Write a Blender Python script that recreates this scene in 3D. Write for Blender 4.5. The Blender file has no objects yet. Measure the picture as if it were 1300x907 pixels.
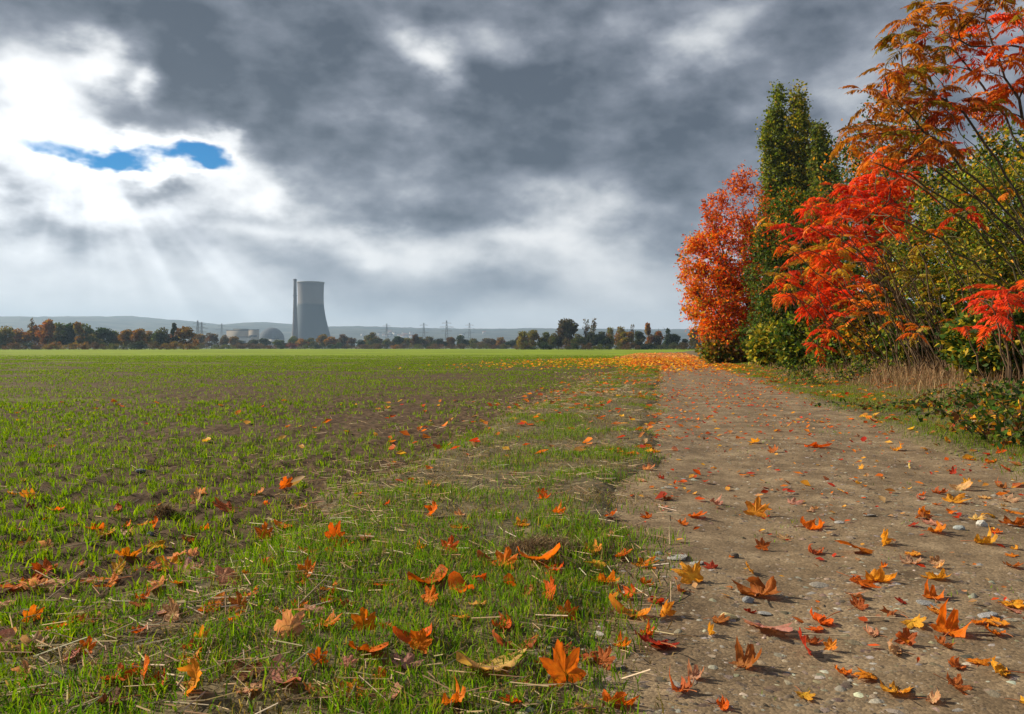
import bpy, bmesh, math, random
import numpy as np
from mathutils import Vector, Matrix, Euler, Quaternion

R = math.radians
rng = np.random.default_rng(11)
random.seed(5)
scene = bpy.context.scene
COL = scene.collection

# ------------------------------------------------------------------ camera
F = 1011.0          # focal length in pixels of the 1300 px wide photograph
HZ = 442.0          # row of the horizon
H = 0.80            # eye height in metres
cam_data = bpy.data.cameras.new("camera")
cam_data.sensor_width = 36.0
cam_data.lens = F / 1300.0 * 36.0
cam_data.shift_y = (HZ - 453.5) / 1300.0
cam_data.clip_start = 0.05
cam_data.clip_end = 30000.0
cam = bpy.data.objects.new("camera", cam_data)
COL.objects.link(cam)
cam.location = (0, 0, H)
cam.rotation_euler = (R(90), 0, 0)
scene.camera = cam

SUN_AZ = -70.0      # degrees from the view axis (+Y), negative = to the left
SUN_EL = 31.0
SUN_STRENGTH = 5.0
EXPOSURE = 0.66

# ------------------------------------------------------------------ sky
def sky_world():
    w = bpy.data.worlds.new("World")
    scene.world = w
    w.use_nodes = True
    nt = w.node_tree
    nt.nodes.clear()
    L = nt.links

    def node(t, **kw):
        n = nt.nodes.new(t)
        for k, v in kw.items():
            setattr(n, k, v)
        return n

    def put(sock, v):
        if isinstance(v, bpy.types.NodeSocket):
            L.new(v, sock)
        else:
            sock.default_value = v

    def m(op, a, b=0.0, c=0.0, clamp=False):
        n = node('ShaderNodeMath', operation=op, use_clamp=clamp)
        put(n.inputs[0], a); put(n.inputs[1], b); put(n.inputs[2], c)
        return n.outputs[0]

    def vm(op, a, b=(0, 0, 0), s=None):
        n = node('ShaderNodeVectorMath', operation=op)
        put(n.inputs[0], a); put(n.inputs[1], b)
        if s is not None:
            put(n.inputs['Scale'], s)
        return n.outputs['Value'] if op in ('DOT_PRODUCT', 'LENGTH') else n.outputs['Vector']

    def comb(x, y, z=0.0):
        n = node('ShaderNodeCombineXYZ')
        put(n.inputs[0], x); put(n.inputs[1], y); put(n.inputs[2], z)
        return n.outputs[0]

    def smooth(v, lo, hi, a=0.0, b=1.0):
        n = node('ShaderNodeMapRange', interpolation_type='SMOOTHSTEP')
        put(n.inputs['Value'], v); put(n.inputs['From Min'], lo); put(n.inputs['From Max'], hi)
        put(n.inputs['To Min'], a); put(n.inputs['To Max'], b)
        return n.outputs['Result']

    def noise(vec, scale, detail, rough, dim='3D', lac=2.0):
        n = node('ShaderNodeTexNoise', noise_dimensions=dim)
        if dim == '1D':
            put(n.inputs['W'], vec)
        else:
            put(n.inputs['Vector'], vec)
        n.inputs['Scale'].default_value = scale
        n.inputs['Detail'].default_value = detail
        n.inputs['Roughness'].default_value = rough
        n.inputs['Lacunarity'].default_value = lac
        return n

    tc = node('ShaderNodeTexCoord')
    d = tc.outputs['Generated']
    sp = node('ShaderNodeSeparateXYZ'); L.new(d, sp.inputs[0])
    dx, dy, dz = sp.outputs
    az = m('ARCTAN2', dx, dy)
    el = m('ARCSINE', dz)
    # sky angles in thousandths of a radian
    q0 = comb(m('MULTIPLY', az, 1000.0), m('MULTIPLY', el, 1000.0))
    # cloud-layer coordinates: flattened towards the horizon
    lay = m('ADD', m('MAXIMUM', dz, 0.0), 0.16)
    cl = comb(m('DIVIDE', dx, lay), m('DIVIDE', dy, lay), m('MULTIPLY', dz, 4.0))
    st = comb(m('MULTIPLY', dx, 1.0), m('MULTIPLY', dy, 1.0), m('MULTIPLY', dz, 1.7))
    wv = vm('SUBTRACT', noise(st, 4.2, 3.0, 0.55).outputs['Color'], (0.5, 0.5, 0.5))
    wv2 = vm('SUBTRACT', noise(st, 13.0, 4.0, 0.6).outputs['Color'], (0.5, 0.5, 0.5))
    q = vm('ADD', q0, vm('MULTIPLY', wv, (110.0, 70.0, 0.0)))
    q = vm('ADD', q, vm('MULTIPLY', wv2, (62.0, 44.0, 0.0)))

    def sky(px, py):
        t = (px - 650.0) / F
        return (math.atan(t) * 1000.0, math.atan((HZ - py) / F / math.hypot(1, t)) * 1000.0)

    def blob(src, px, py, rx, ry, rot=0.0):
        a, e = sky(px, py)
        mp = node('ShaderNodeMapping', vector_type='TEXTURE')
        L.new(src, mp.inputs['Vector'])
        mp.inputs['Location'].default_value = (a, e, 0)
        mp.inputs['Rotation'].default_value = (0, 0, R(rot))
        mp.inputs['Scale'].default_value = (rx / F * 1000, ry / F * 1000, 1)
        n = node('ShaderNodeVectorMath', operation='MULTIPLY')
        L.new(mp.outputs[0], n.inputs[0]); n.inputs[1].default_value = (1, 1, 0)
        dd = vm('DOT_PRODUCT', n.outputs[0], n.outputs[0])
        return m('POWER', 0.3679, dd)

    # cloud thickness: thin cloud is bright, thick cloud is dark
    BLOBS = [
        # px, py, rx, ry, rot, weight   (dark masses)
        (640, 150, 250, 80, 0, 0.25), (420, 195, 130, 66, -8, 0.19), (830, 205, 110, 55, 0, 0.22),
        (430, 20, 85, 55, 0, 0.24), (90, 15, 170, 45, 0, 0.20), (110, 125, 60, 22, 0, 0.20), (260, 80, 120, 60, 0, 0.14),
        (720, 20, 90, 45, 0, 0.16), (1000, 60, 90, 80, 0, 0.10), (1010, 190, 80, 70, 0, 0.14),
        (560, 268, 70, 16, 0, 0.24), (690, 262, 60, 18, 0, 0.18), (480, 275, 50, 14, 0, 0.12), (195, 238, 36, 13, 0, 0.42),
        (390, 335, 110, 34, -12, 0.26), (625, 362, 75, 24, 0, 0.26), (45, 295, 70, 14, 0, 0.20),
        (310, 272, 50, 12, 0, 0.20), (560, 385, 120, 22, 0, 0.10), (860, 300, 70, 30, 0, 0.12), (1150, 40, 140, 90, 0, 0.16),
        # bright breaks
        (120, 72, 34, 22, 0, -0.66), (188, 103, 20, 18, -30, -0.60), (20, 108, 60, 34, 0, -0.55),
        (20, 180, 90, 40, 0, -0.24), (545, 72, 46, 28, -35, -0.75), (500, 55, 55, 42, 0, -0.26), (640, 58, 70, 28, 0, -0.42),
        (870, 58, 62, 32, 0, -0.50), (935, 22, 55, 28, 0, -0.34), (1085, 100, 65, 70, 0, -0.30), (790, 30, 40, 20, 0, -0.10),
        (150, 250, 150, 32, 0, -0.26), (318, 232, 50, 30, -25, -0.44), (420, 290, 90, 14, 0, -0.22), (290, 170, 20, 9, 0, -0.35),
        (530, 318, 110, 24, 0, -0.28), (760, 262, 80, 32, 0, -0.34), (730, 338, 90, 28, 0, -0.22),
        (820, 400, 220, 50, 0, -0.16), (640, 300, 60, 14, 0, -0.22), (480, 315, 40, 12, -20, -0.2), (120, 380, 260, 60, 0, -0.16), (520, 415, 260, 26, 0, -0.1),
    ]
    # open blue
    OPEN = [(140, 196, 95, 20, -2, 0.66), (225, 192, 62, 22, 6, 0.60), (264, 202, 34, 24, 0, 0.52), (60, 188, 50, 10, 0, 0.2), (345, 250, 16, 13, 0, 0.22)]
    base = smooth(el, 0.0, 0.30, 0.37, 0.66)
    acc = base
    for (px, py, rx, ry, rot, wgt) in BLOBS:
        acc = m('MULTIPLY_ADD', blob(q, px, py, rx, ry, rot), wgt, acc)
    qb = vm('ADD', q0, vm('MULTIPLY', wv2, (90.0, 60.0, 0.0)))
    opening = 0.0
    for (px, py, rx, ry, rot, wgt) in OPEN:
        opening = m('MULTIPLY_ADD', blob(qb, px, py, rx, ry, rot), wgt, opening)
    n1 = m('SUBTRACT', noise(cl, 1.15, 8.0, 0.50).outputs['Fac'], 0.5)
    n2 = m('SUBTRACT', noise(st, 7.0, 9.0, 0.52).outputs['Fac'], 0.5)
    n3 = m('SUBTRACT', noise(st, 22.0, 7.0, 0.50).outputs['Fac'], 0.5)
    namp = smooth(el, 0.02, 0.17, 0.22, 1.0)
    nn = m('ADD', m('MULTIPLY', n1, 0.60), m('ADD', m('MULTIPLY', n2, 1.25), m('MULTIPLY', n3, 0.55)))
    T = m('MULTIPLY_ADD', nn, namp, acc)
    T = m('SMOOTH_MAX', T, 0.09, 0.10)
    T = m('SUBTRACT', T, m('MULTIPLY_ADD', m('ADD', n2, n3), m('MULTIPLY', opening, 2.2), opening))

    ramp = node('ShaderNodeValToRGB')
    L.new(T, ramp.inputs[0])
    cr = ramp.color_ramp
    pts = [(0.06, (0.90, 0.90, 0.90)), (0.22, (0.70, 0.715, 0.735)), (0.40, (0.48, 0.503, 0.54)), (0.56, (0.31, 0.335, 0.385)),
           (0.72, (0.19, 0.213, 0.260)), (0.88, (0.118, 0.138, 0.176)), (1.0, (0.070, 0.086, 0.118))]
    while len(cr.elements) < len(pts):
        cr.elements.new(0.5)
    for e, (p, c) in zip(cr.elements, pts):
        e.position = p
        e.color = (*c, 1)
    # light of the hidden sun spreading through thin cloud
    g1 = blob(q0, 75, 215, 260, 150, 0)
    g2 = blob(q0, 60, 240, 130, 70, 0)
    thin = smooth(T, 0.15, 0.75, 1.0, 0.0)
    glow = m('MULTIPLY', m('ADD', m('MULTIPLY', g1, 0.22), m('MULTIPLY', g2, 0.40)), m('ADD', m('MULTIPLY', thin, 0.9), 0.1))
    # slanting beams below the break in the cloud
    a0, e0 = sky(95, 130)
    v = vm('SUBTRACT', q0, (a0, e0, 0))
    vs = node('ShaderNodeSeparateXYZ'); L.new(v, vs.inputs[0])
    ang = m('ARCTAN2', vs.outputs[1], vs.outputs[0])
    beam = smooth(noise(ang, 4.2, 2.0, 0.5, '1D').outputs['Fac'], 0.38, 0.70)
    reach = m('MULTIPLY', blob(q0, 250, 335, 190, 75, -18), beam)
    glow = m('ADD', glow, m('MULTIPLY', reach, 0.26))
    mixc = vm('ADD', ramp.outputs[0], comb(glow, glow, m('MULTIPLY', glow, 1.0)))
    cloud = vm('SCALE', mixc, s=7.0)

    nish = node('ShaderNodeTexSky', sky_type='NISHITA')
    nish.sun_disc = False
    nish.sun_elevation = R(SUN_EL)
    nish.sun_rotation = R(SUN_AZ)
    nish.altitude = 100
    nish.air_density = 1.0
    nish.dust_density = 0.3
    nish.ozone_density = 4.0
    hs = node('ShaderNodeHueSaturation')
    L.new(nish.outputs[0], hs.inputs['Color'])
    hs.inputs['Saturation'].default_value = 1.9
    hs.inputs['Value'].default_value = 0.58
    cover = smooth(T, -0.44, 0.05)
    mx = node('ShaderNodeMix', data_type='RGBA')
    L.new(cover, mx.inputs[0])
    L.new(hs.outputs[0], mx.inputs[6])
    L.new(cloud, mx.inputs[7])
    bg = node('ShaderNodeBackground')
    bg.inputs['Strength'].default_value = 0.1
    L.new(mx.outputs[2], bg.inputs['Color'])
    out = node('ShaderNodeOutputWorld')
    L.new(bg.outputs[0], out.inputs['Surface'])
    w.cycles.sampling_method = 'MANUAL'
    w.cycles.sample_map_resolution = 512

sky_world()

sun_data = bpy.data.lights.new("sun", 'SUN')
sun_data.energy = SUN_STRENGTH
sun_data.angle = R(0.6)
sun_data.color = (1.0, 0.88, 0.68)
sun = bpy.data.objects.new("sun", sun_data)
COL.objects.link(sun)
_sd = Vector((math.sin(R(SUN_AZ)) * math.cos(R(SUN_EL)), math.cos(R(SUN_AZ)) * math.cos(R(SUN_EL)), math.sin(R(SUN_EL))))
sun.rotation_euler = _sd.to_track_quat('Z', 'Y').to_euler()
sun.location = (-30, 20, 40)

scene.view_settings.view_transform = 'Standard'
scene.view_settings.look = 'None'
scene.view_settings.gamma = 1.0
scene.view_settings.exposure = EXPOSURE
scene.view_settings.use_curve_mapping = False
scene.render.engine = 'CYCLES'
scene.cycles.use_denoising = True
scene.cycles.max_bounces = 6
scene.cycles.diffuse_bounces = 3
scene.cycles.glossy_bounces = 2
scene.cycles.transmission_bounces = 3
scene.cycles.transparent_max_bounces = 4
scene.cycles.volume_bounces = 0

# ------------------------------------------------------------------ helpers
def tag(o, label=None, cat=None, group=None, kind=None):
    if label: o['label'] = label
    if cat: o['category'] = cat
    if group: o['group'] = group
    if kind: o['kind'] = kind
    return o

def empty(name, loc, parent=None):
    o = bpy.data.objects.new(name, None)
    o.empty_display_size = 0.3
    o.location = loc
    COL.objects.link(o)
    if parent: o.parent = parent
    return o

def link_mesh(name, me, parent=None, loc=None):
    o = bpy.data.objects.new(name, me)
    COL.objects.link(o)
    if parent: o.parent = parent
    if loc is not None: o.location = loc
    return o

def np_mesh(name, V, faces, mat=None, col=None, smooth=False):
    """V (n,3); faces = array (m,k) or a list of such arrays; col = (n,3)."""
    V = np.asarray(V, dtype=np.float32)
    if not isinstance(faces, (list, tuple)):
        faces = [faces]
    me = bpy.data.meshes.new(name)
    me.vertices.add(len(V))
    me.vertices.foreach_set('co', V.ravel())
    idx = np.concatenate([f.ravel() for f in faces]).astype(np.int32)
    tot = np.concatenate([np.full(len(f), f.shape[1], dtype=np.int32) for f in faces])
    start = np.concatenate([[0], np.cumsum(tot)[:-1]]).astype(np.int32)
    me.loops.add(len(idx))
    me.loops.foreach_set('vertex_index', idx)
    me.polygons.add(len(tot))
    me.polygons.foreach_set('loop_start', start)
    if smooth:
        me.polygons.foreach_set('use_smooth', np.ones(len(tot), dtype=bool))
    me.update(calc_edges=True)
    if col is not None:
        a = me.color_attributes.new('Col', 'FLOAT_COLOR', 'POINT')
        c = np.ones((len(V), 4), dtype=np.float32)
        c[:, :3] = col
        a.data.foreach_set('color', c.ravel())
    if mat is not None:
        me.materials.append(mat)
    return me

_lat = np.random.default_rng(3).random((64, 256, 256)).astype(np.float32)
def vnoise(x, y, seed=0):
    g = _lat[seed % 64]
    xi = np.floor(x).astype(int); yi = np.floor(y).astype(int)
    fx = x - xi; fy = y - yi
    fx = fx * fx * (3 - 2 * fx); fy = fy * fy * (3 - 2 * fy)
    a = g[xi & 255, yi & 255]; b = g[(xi + 1) & 255, yi & 255]
    c = g[xi & 255, (yi + 1) & 255]; d = g[(xi + 1) & 255, (yi + 1) & 255]
    return (a * (1 - fx) + b * fx) * (1 - fy) + (c * (1 - fx) + d * fx) * fy
def fbm(x, y, seed=0, octv=4, gain=0.5):
    x = np.asarray(x, float); y = np.asarray(y, float)
    s = 0; a = 1.0; t = 0
    for i in range(octv):
        s = s + a * vnoise(x * 2.03 ** i + 17.3 * i, y * 2.03 ** i + 9.1 * i, seed + i)
        t += a; a *= gain
    return s / t
def sstep(x, a, b):
    t = np.clip((x - a) / (b - a), 0, 1)
    return t * t * (3 - 2 * t)
def unit(v):
    return v / np.maximum(np.linalg.norm(v, axis=-1, keepdims=True), 1e-9)
def rand_dirs(n):
    return unit(rng.normal(size=(n, 3)))

# ------------------------------------------------------------------ materials
def mat_base(name):
    mt = bpy.data.materials.new(name)
    mt.use_nodes = True
    nt = mt.node_tree
    bs = nt.nodes['Principled BSDF']
    return mt, nt, bs

def mnode(nt, t, **kw):
    n = nt.nodes.new(t)
    for k, v in kw.items():
        setattr(n, k, v)
    return n

def leaf_material(name, trans=0.45, rough=0.55, spots=0.0, tscale=(1.25, 1.15, 0.6), spec=0.12):
    """colour = vertex colour x object colour; light passes through the blade"""
    mt, nt, bs = mat_base(name)
    at = mnode(nt, 'ShaderNodeAttribute', attribute_name='Col')
    oi = mnode(nt, 'ShaderNodeObjectInfo')
    mx = mnode(nt, 'ShaderNodeMix', data_type='RGBA', blend_type='MULTIPLY')
    mx.inputs[0].default_value = 1.0
    nt.links.new(at.outputs['Color'], mx.inputs[6])
    nt.links.new(oi.outputs['Color'], mx.inputs[7])
    colr = mx.outputs[2]
    if spots > 0:
        tc = mnode(nt, 'ShaderNodeTexCoord')
        no = mnode(nt, 'ShaderNodeTexNoise')
        no.inputs['Scale'].default_value = 5.0
        no.inputs['Detail'].default_value = 6.0
        nt.links.new(tc.outputs['Object'], no.inputs['Vector'])
        rp = mnode(nt, 'ShaderNodeMapRange')
        rp.inputs['From Min'].default_value = 0.40
        rp.inputs['From Max'].default_value = 0.66
        nt.links.new(no.outputs['Fac'], rp.inputs['Value'])
        ms = mnode(nt, 'ShaderNodeMix', data_type='RGBA', blend_type='MULTIPLY')
        sc_ = mnode(nt, 'ShaderNodeMath', operation='MULTIPLY')
        sc_.inputs[1].default_value = spots
        nt.links.new(rp.outputs[0], sc_.inputs[0])
        nt.links.new(sc_.outputs[0], ms.inputs[0])
        nt.links.new(colr, ms.inputs[6])
        ms.inputs[7].default_value = (0.42, 0.22, 0.16, 1)
        colr = ms.outputs[2]
        bp = mnode(nt, 'ShaderNodeBump')
        bp.inputs['Strength'].default_value = 0.5
        bp.inputs['Distance'].default_value = 0.01
        nt.links.new(no.outputs['Fac'], bp.inputs['Height'])
        nt.links.new(bp.outputs[0], bs.inputs['Normal'])
    nt.links.new(colr, bs.inputs['Base Color'])
    bs.inputs['Roughness'].default_value = rough
    bs.inputs['Specular IOR Level'].default_value = spec
    tr = mnode(nt, 'ShaderNodeBsdfTranslucent')
    tm = mnode(nt, 'ShaderNodeMix', data_type='RGBA', blend_type='MULTIPLY')
    tm.inputs[0].default_value = 1.0
    nt.links.new(colr, tm.inputs[6])
    tm.inputs[7].default_value = (*tscale, 1)
    nt.links.new(tm.outputs[2], tr.inputs['Color'])
    ms = mnode(nt, 'ShaderNodeMixShader')
    ms.inputs[0].default_value = trans
    nt.links.new(bs.outputs[0], ms.inputs[1])
    nt.links.new(tr.outputs[0], ms.inputs[2])
    nt.links.new(ms.outputs[0], nt.nodes['Material Output'].inputs['Surface'])
    return mt

def noise_material(name, cols, scale, detail=6.0, rough=0.9, bump=0.3, bdist=0.02, coord='Object', stretch=(1, 1, 1), attr=False, spec=0.25, span=0.4):
    mt, nt, bs = mat_base(name)
    tc = mnode(nt, 'ShaderNodeTexCoord')
    mp = mnode(nt, 'ShaderNodeMapping')
    mp.inputs['Scale'].default_value = stretch
    nt.links.new(tc.outputs[coord], mp.inputs['Vector'])
    no = mnode(nt, 'ShaderNodeTexNoise')
    no.inputs['Scale'].default_value = scale
    no.inputs['Detail'].default_value = detail
    no.inputs['Roughness'].default_value = 0.6
    nt.links.new(mp.outputs[0], no.inputs['Vector'])
    rp = mnode(nt, 'ShaderNodeValToRGB')
    while len(rp.color_ramp.elements) < len(cols):
        rp.color_ramp.elements.new(0.5)
    for i, (e, c) in enumerate(zip(rp.color_ramp.elements, cols)):
        e.position = 0.5 + span * (i / max(1, len(cols) - 1) - 0.5)
        e.color = (*c, 1)
    nt.links.new(no.outputs['Fac'], rp.inputs[0])
    colr = rp.outputs[0]
    if attr:
        at = mnode(nt, 'ShaderNodeAttribute', attribute_name='Col')
        mx = mnode(nt, 'ShaderNodeMix', data_type='RGBA', blend_type='MULTIPLY')
        mx.inputs[0].default_value = 1.0
        nt.links.new(colr, mx.inputs[6])
        nt.links.new(at.outputs['Color'], mx.inputs[7])
        colr = mx.outputs[2]
    nt.links.new(colr, bs.inputs['Base Color'])
    bs.inputs['Roughness'].default_value = rough
    bs.inputs['Specular IOR Level'].default_value = spec
    if bump > 0:
        bp = mnode(nt, 'ShaderNodeBump')
        bp.inputs['Strength'].default_value = bump
        bp.inputs['Distance'].default_value = bdist
        nt.links.new(no.outputs['Fac'], bp.inputs['Height'])
        nt.links.new(bp.outputs[0], bs.inputs['Normal'])
    return mt

M_LEAF = leaf_material('foliage', trans=0.42)
M_FALLEN = leaf_material('fallen_leaf', trans=0.42, rough=0.6, spots=0.42, tscale=(1.2, 1.0, 0.6))
M_GRASS = leaf_material('grass', trans=0.45, rough=0.7, tscale=(1.2, 1.25, 0.4), spec=0.08)
M_DRY = leaf_material('dry_grass', trans=0.25, rough=0.7, tscale=(1, 1, 0.9))
M_BARK = noise_material('bark', [(0.035, 0.027, 0.02), (0.085, 0.065, 0.045), (0.15, 0.12, 0.085)], 18.0, bump=0.5, stretch=(1, 1, 0.25))
M_STEM = noise_material('young_stem', [(0.045, 0.028, 0.018), (0.11, 0.07, 0.04), (0.22, 0.15, 0.085)], 16.0, bump=0.3, stretch=(1, 1, 0.25))
M_BARK_O = noise_material('olive_bark', [(0.05, 0.042, 0.022), (0.12, 0.10, 0.05), (0.20, 0.17, 0.09)], 20.0, bump=0.4, stretch=(1, 1, 0.25))
M_SOIL = noise_material('field_soil', [(0.030, 0.020, 0.013), (0.062, 0.043, 0.027), (0.115, 0.083, 0.055)], 14.0, detail=10, bump=0.7, bdist=0.02)
M_VERGE = noise_material('verge_soil', [(0.045, 0.034, 0.018), (0.105, 0.082, 0.040), (0.20, 0.155, 0.085)], 22.0, detail=10, bump=0.8, bdist=0.02)
M_STONE = noise_material('stone', [(0.6, 0.6, 0.6), (0.85, 0.84, 0.82), (1.0, 1.0, 1.0)], 9.0, bump=0.5, bdist=0.05, attr=True)

# ------------------------------------------------------------------ terrain heights
SL = 0.19
PATH_L, PATH_R = -0.10, 2.22
def uu(X, Y):
    return X - SL * Y
def z_path(X, Y):
    u = uu(X, Y)
    z = 0.016 * (fbm(X * 2.2, Y * 2.2, 1, 4) - 0.5) + 0.010 * (fbm(X * 14, Y * 14, 6, 3) - 0.5)
    z = z - 0.018 * np.exp(-((u - 0.42) / 0.26) ** 2) - 0.018 * np.exp(-((u - 1.72) / 0.26) ** 2)
    return z
def z_vergeL(X, Y):
    u = uu(X, Y)
    n = fbm(X * 1.7, Y * 1.7, 12, 4) - 0.5
    z = 0.030 + 0.06 * n + 0.03 * (fbm(X * 9, Y * 9, 15, 3) - 0.5)
    e1 = PATH_L + 0.55 * (fbm(X * 1.1, Y * 1.1, 20, 3) - 0.5)
    z = z - 0.10 * sstep(u, e1 - 0.16, e1 + 0.16)
    e2 = -1.75 + 0.7 * (fbm(X * 0.9, Y * 0.9, 23, 3) - 0.5)
    z = z - 0.09 * sstep(u, e2 + 0.25, e2 - 0.25)
    return z
def z_bank(X, Y):
    u = uu(X, Y)
    n = fbm(X * 1.3, Y * 1.3, 27, 4) - 0.5
    z = 0.035 + 0.07 * n + 0.02 * (fbm(X * 9, Y * 9, 30, 3) - 0.5) + 0.34 * sstep(u, 3.1, 6.0)
    e1 = PATH_R + 0.5 * (fbm(X * 0.9, Y * 0.9, 33, 3) - 0.5)
    return z - 0.11 * sstep(u, e1 + 0.18, e1 - 0.18)
def z_field(X, Y):
    k = np.clip(14.0 / np.maximum(Y, 1), 0.0, 1.0)
    z = -0.012 + 0.05 * (fbm(X * 0.8, Y * 0.8, 36, 3) - 0.5)
    c = fbm(X * 7.5, Y * 7.5, 40, 4, 0.6) - 0.5
    c2 = fbm(X * 24, Y * 24, 44, 2, 0.6) - 0.5
    return z + k * (0.075 * c + 0.030 * c2)
def gz(X, Y):
    X = np.asarray(X, float); Y = np.asarray(Y, float)
    u = uu(X, Y)
    z = np.where(u < -0.9, np.maximum(z_field(X, Y), np.where(Y < 75, z_vergeL(X, Y), -9)),
        np.where(u < 1.1, np.maximum(z_path(X, Y), np.where(Y < 75, z_vergeL(X, Y), -9)), np.maximum(z_path(X, Y), z_bank(X, Y))))
    return z
def gz1(x, y):
    return float(gz(np.array([x]), np.array([y]))[0])
def gpt(px, py):
    """pixel of a point on the ground -> X, Y (two refinements for its height)"""
    z = 0.0
    for _ in range(4):
        Y = (H - z) * F / (py - HZ)
        X = (px - 650.0) / F * Y
        z = gz1(X, Y)
    return X, Y, z
def at(px, Y):
    return (px - 650.0) / F * Y
def hgt(py, Y):
    return (HZ - py) / F * Y + H

def grid_sheet(name, Ys, left, right, n, zf, mat, colf=None):
    YY = np.repeat(Ys[:, None], n, 1)
    t = np.linspace(0, 1, n)[None, :]
    XX = left(Ys)[:, None] * (1 - t) + right(Ys)[:, None] * t
    ZZ = zf(XX, YY)
    V = np.stack([XX, YY, ZZ], -1).reshape(-1, 3)
    r, c = len(Ys), n
    i = (np.arange(r - 1)[:, None] * c + np.arange(c - 1)[None, :]).ravel()
    Fq = np.stack([i, i + 1, i + 1 + c, i + c], -1)
    me = np_mesh(name, V, Fq, mat, smooth=True, col=None if colf is None else colf(XX, YY).reshape(-1, 3))
    return link_mesh(name, me)

# ------------------------------------------------------------------ ground, field, path, verges
def field_material():
    mt, nt, bs = mat_base('crop_field')
    geo = mnode(nt, 'ShaderNodeNewGeometry')
    sep = mnode(nt, 'ShaderNodeSeparateXYZ')
    nt.links.new(geo.outputs['Position'], sep.inputs[0])
    no = mnode(nt, 'ShaderNodeTexNoise')
    no.inputs['Scale'].default_value = 14.0
    no.inputs['Detail'].default_value = 10.0
    no.inputs['Roughness'].default_value = 0.65
    nt.links.new(geo.outputs['Position'], no.inputs['Vector'])
    soil = mnode(nt, 'ShaderNodeValToRGB')
    cols = [(0.30, (0.030, 0.017, 0.009)), (0.48, (0.066, 0.040, 0.021)), (0.62, (0.12, 0.077, 0.043)), (0.75, (0.20, 0.14, 0.085))]
    while len(soil.color_ramp.elements) < 4: soil.color_ramp.elements.new(0.5)
    for e, (p, c) in zip(soil.color_ramp.elements, cols):
        e.position = p; e.color = (*c, 1)
    nt.links.new(no.outputs['Fac'], soil.inputs[0])
    # sown rows run across the view; farther out the plants close over the soil
    mp = mnode(nt, 'ShaderNodeMapping')
    mp.inputs['Scale'].default_value = (0.05, 0.55, 1)
    nt.links.new(geo.outputs['Position'], mp.inputs['Vector'])
    rows = mnode(nt, 'ShaderNodeTexNoise')
    rows.inputs['Scale'].default_value = 1.0
    rows.inputs['Detail'].default_value = 7.0
    rows.inputs['Roughness'].default_value = 0.62
    nt.links.new(mp.outputs[0], rows.inputs['Vector'])
    mr = mnode(nt, 'ShaderNodeMapRange')
    mr.inputs['From Min'].default_value = 22.0
    mr.inputs['From Max'].default_value = 95.0
    nt.links.new(sep.outputs[1], mr.inputs['Value'])
    ad = mnode(nt, 'ShaderNodeMath', operation='ADD')
    nt.links.new(mr.outputs[0], ad.inputs[0])
    rr = mnode(nt, 'ShaderNodeMapRange')
    rr.inputs['From Min'].default_value = 0.35; rr.inputs['From Max'].default_value = 0.65
    rr.inputs['To Min'].default_value = -0.45; rr.inputs['To Max'].default_value = 0.45
    nt.links.new(rows.outputs['Fac'], rr.inputs['Value'])
    nt.links.new(rr.outputs[0], ad.inputs[1])
    far = mnode(nt, 'ShaderNodeMapRange')
    far.inputs['From Min'].default_value = 0.2; far.inputs['From Max'].default_value = 1.0
    far.inputs['To Max'].default_value = 0.95
    nt.links.new(ad.outputs[0], far.inputs['Value'])
    gn = mnode(nt, 'ShaderNodeTexNoise')
    gn.inputs['Scale'].default_value = 0.06
    gn.inputs['Detail'].default_value = 6.0
    nt.links.new(geo.outputs['Position'], gn.inputs['Vector'])
    green = mnode(nt, 'ShaderNodeValToRGB')
    green.color_ramp.elements[0].position = 0.35
    green.color_ramp.elements[0].color = (0.125, 0.195, 0.005, 1)
    green.color_ramp.elements[1].position = 0.65
    green.color_ramp.elements[1].color = (0.23, 0.315, 0.007, 1)
    nt.links.new(gn.outputs['Fac'], green.inputs[0])
    mx = mnode(nt, 'ShaderNodeMix', data_type='RGBA')
    nt.links.new(far.outputs[0], mx.inputs[0])
    nt.links.new(soil.outputs[0], mx.inputs[6])
    nt.links.new(green.outputs[0], mx.inputs[7])
    nt.links.new(mx.outputs[2], bs.inputs['Base Color'])
    bs.inputs['Roughness'].default_value = 0.95
    bs.inputs['Specular IOR Level'].default_value = 0.15
    bp = mnode(nt, 'ShaderNodeBump')
    bp.inputs['Strength'].default_value = 0.8
    bp.inputs['Distance'].default_value = 0.02
    nt.links.new(no.outputs['Fac'], bp.inputs['Height'])
    nt.links.new(bp.outputs[0], bs.inputs['Normal'])
    return mt

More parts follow.
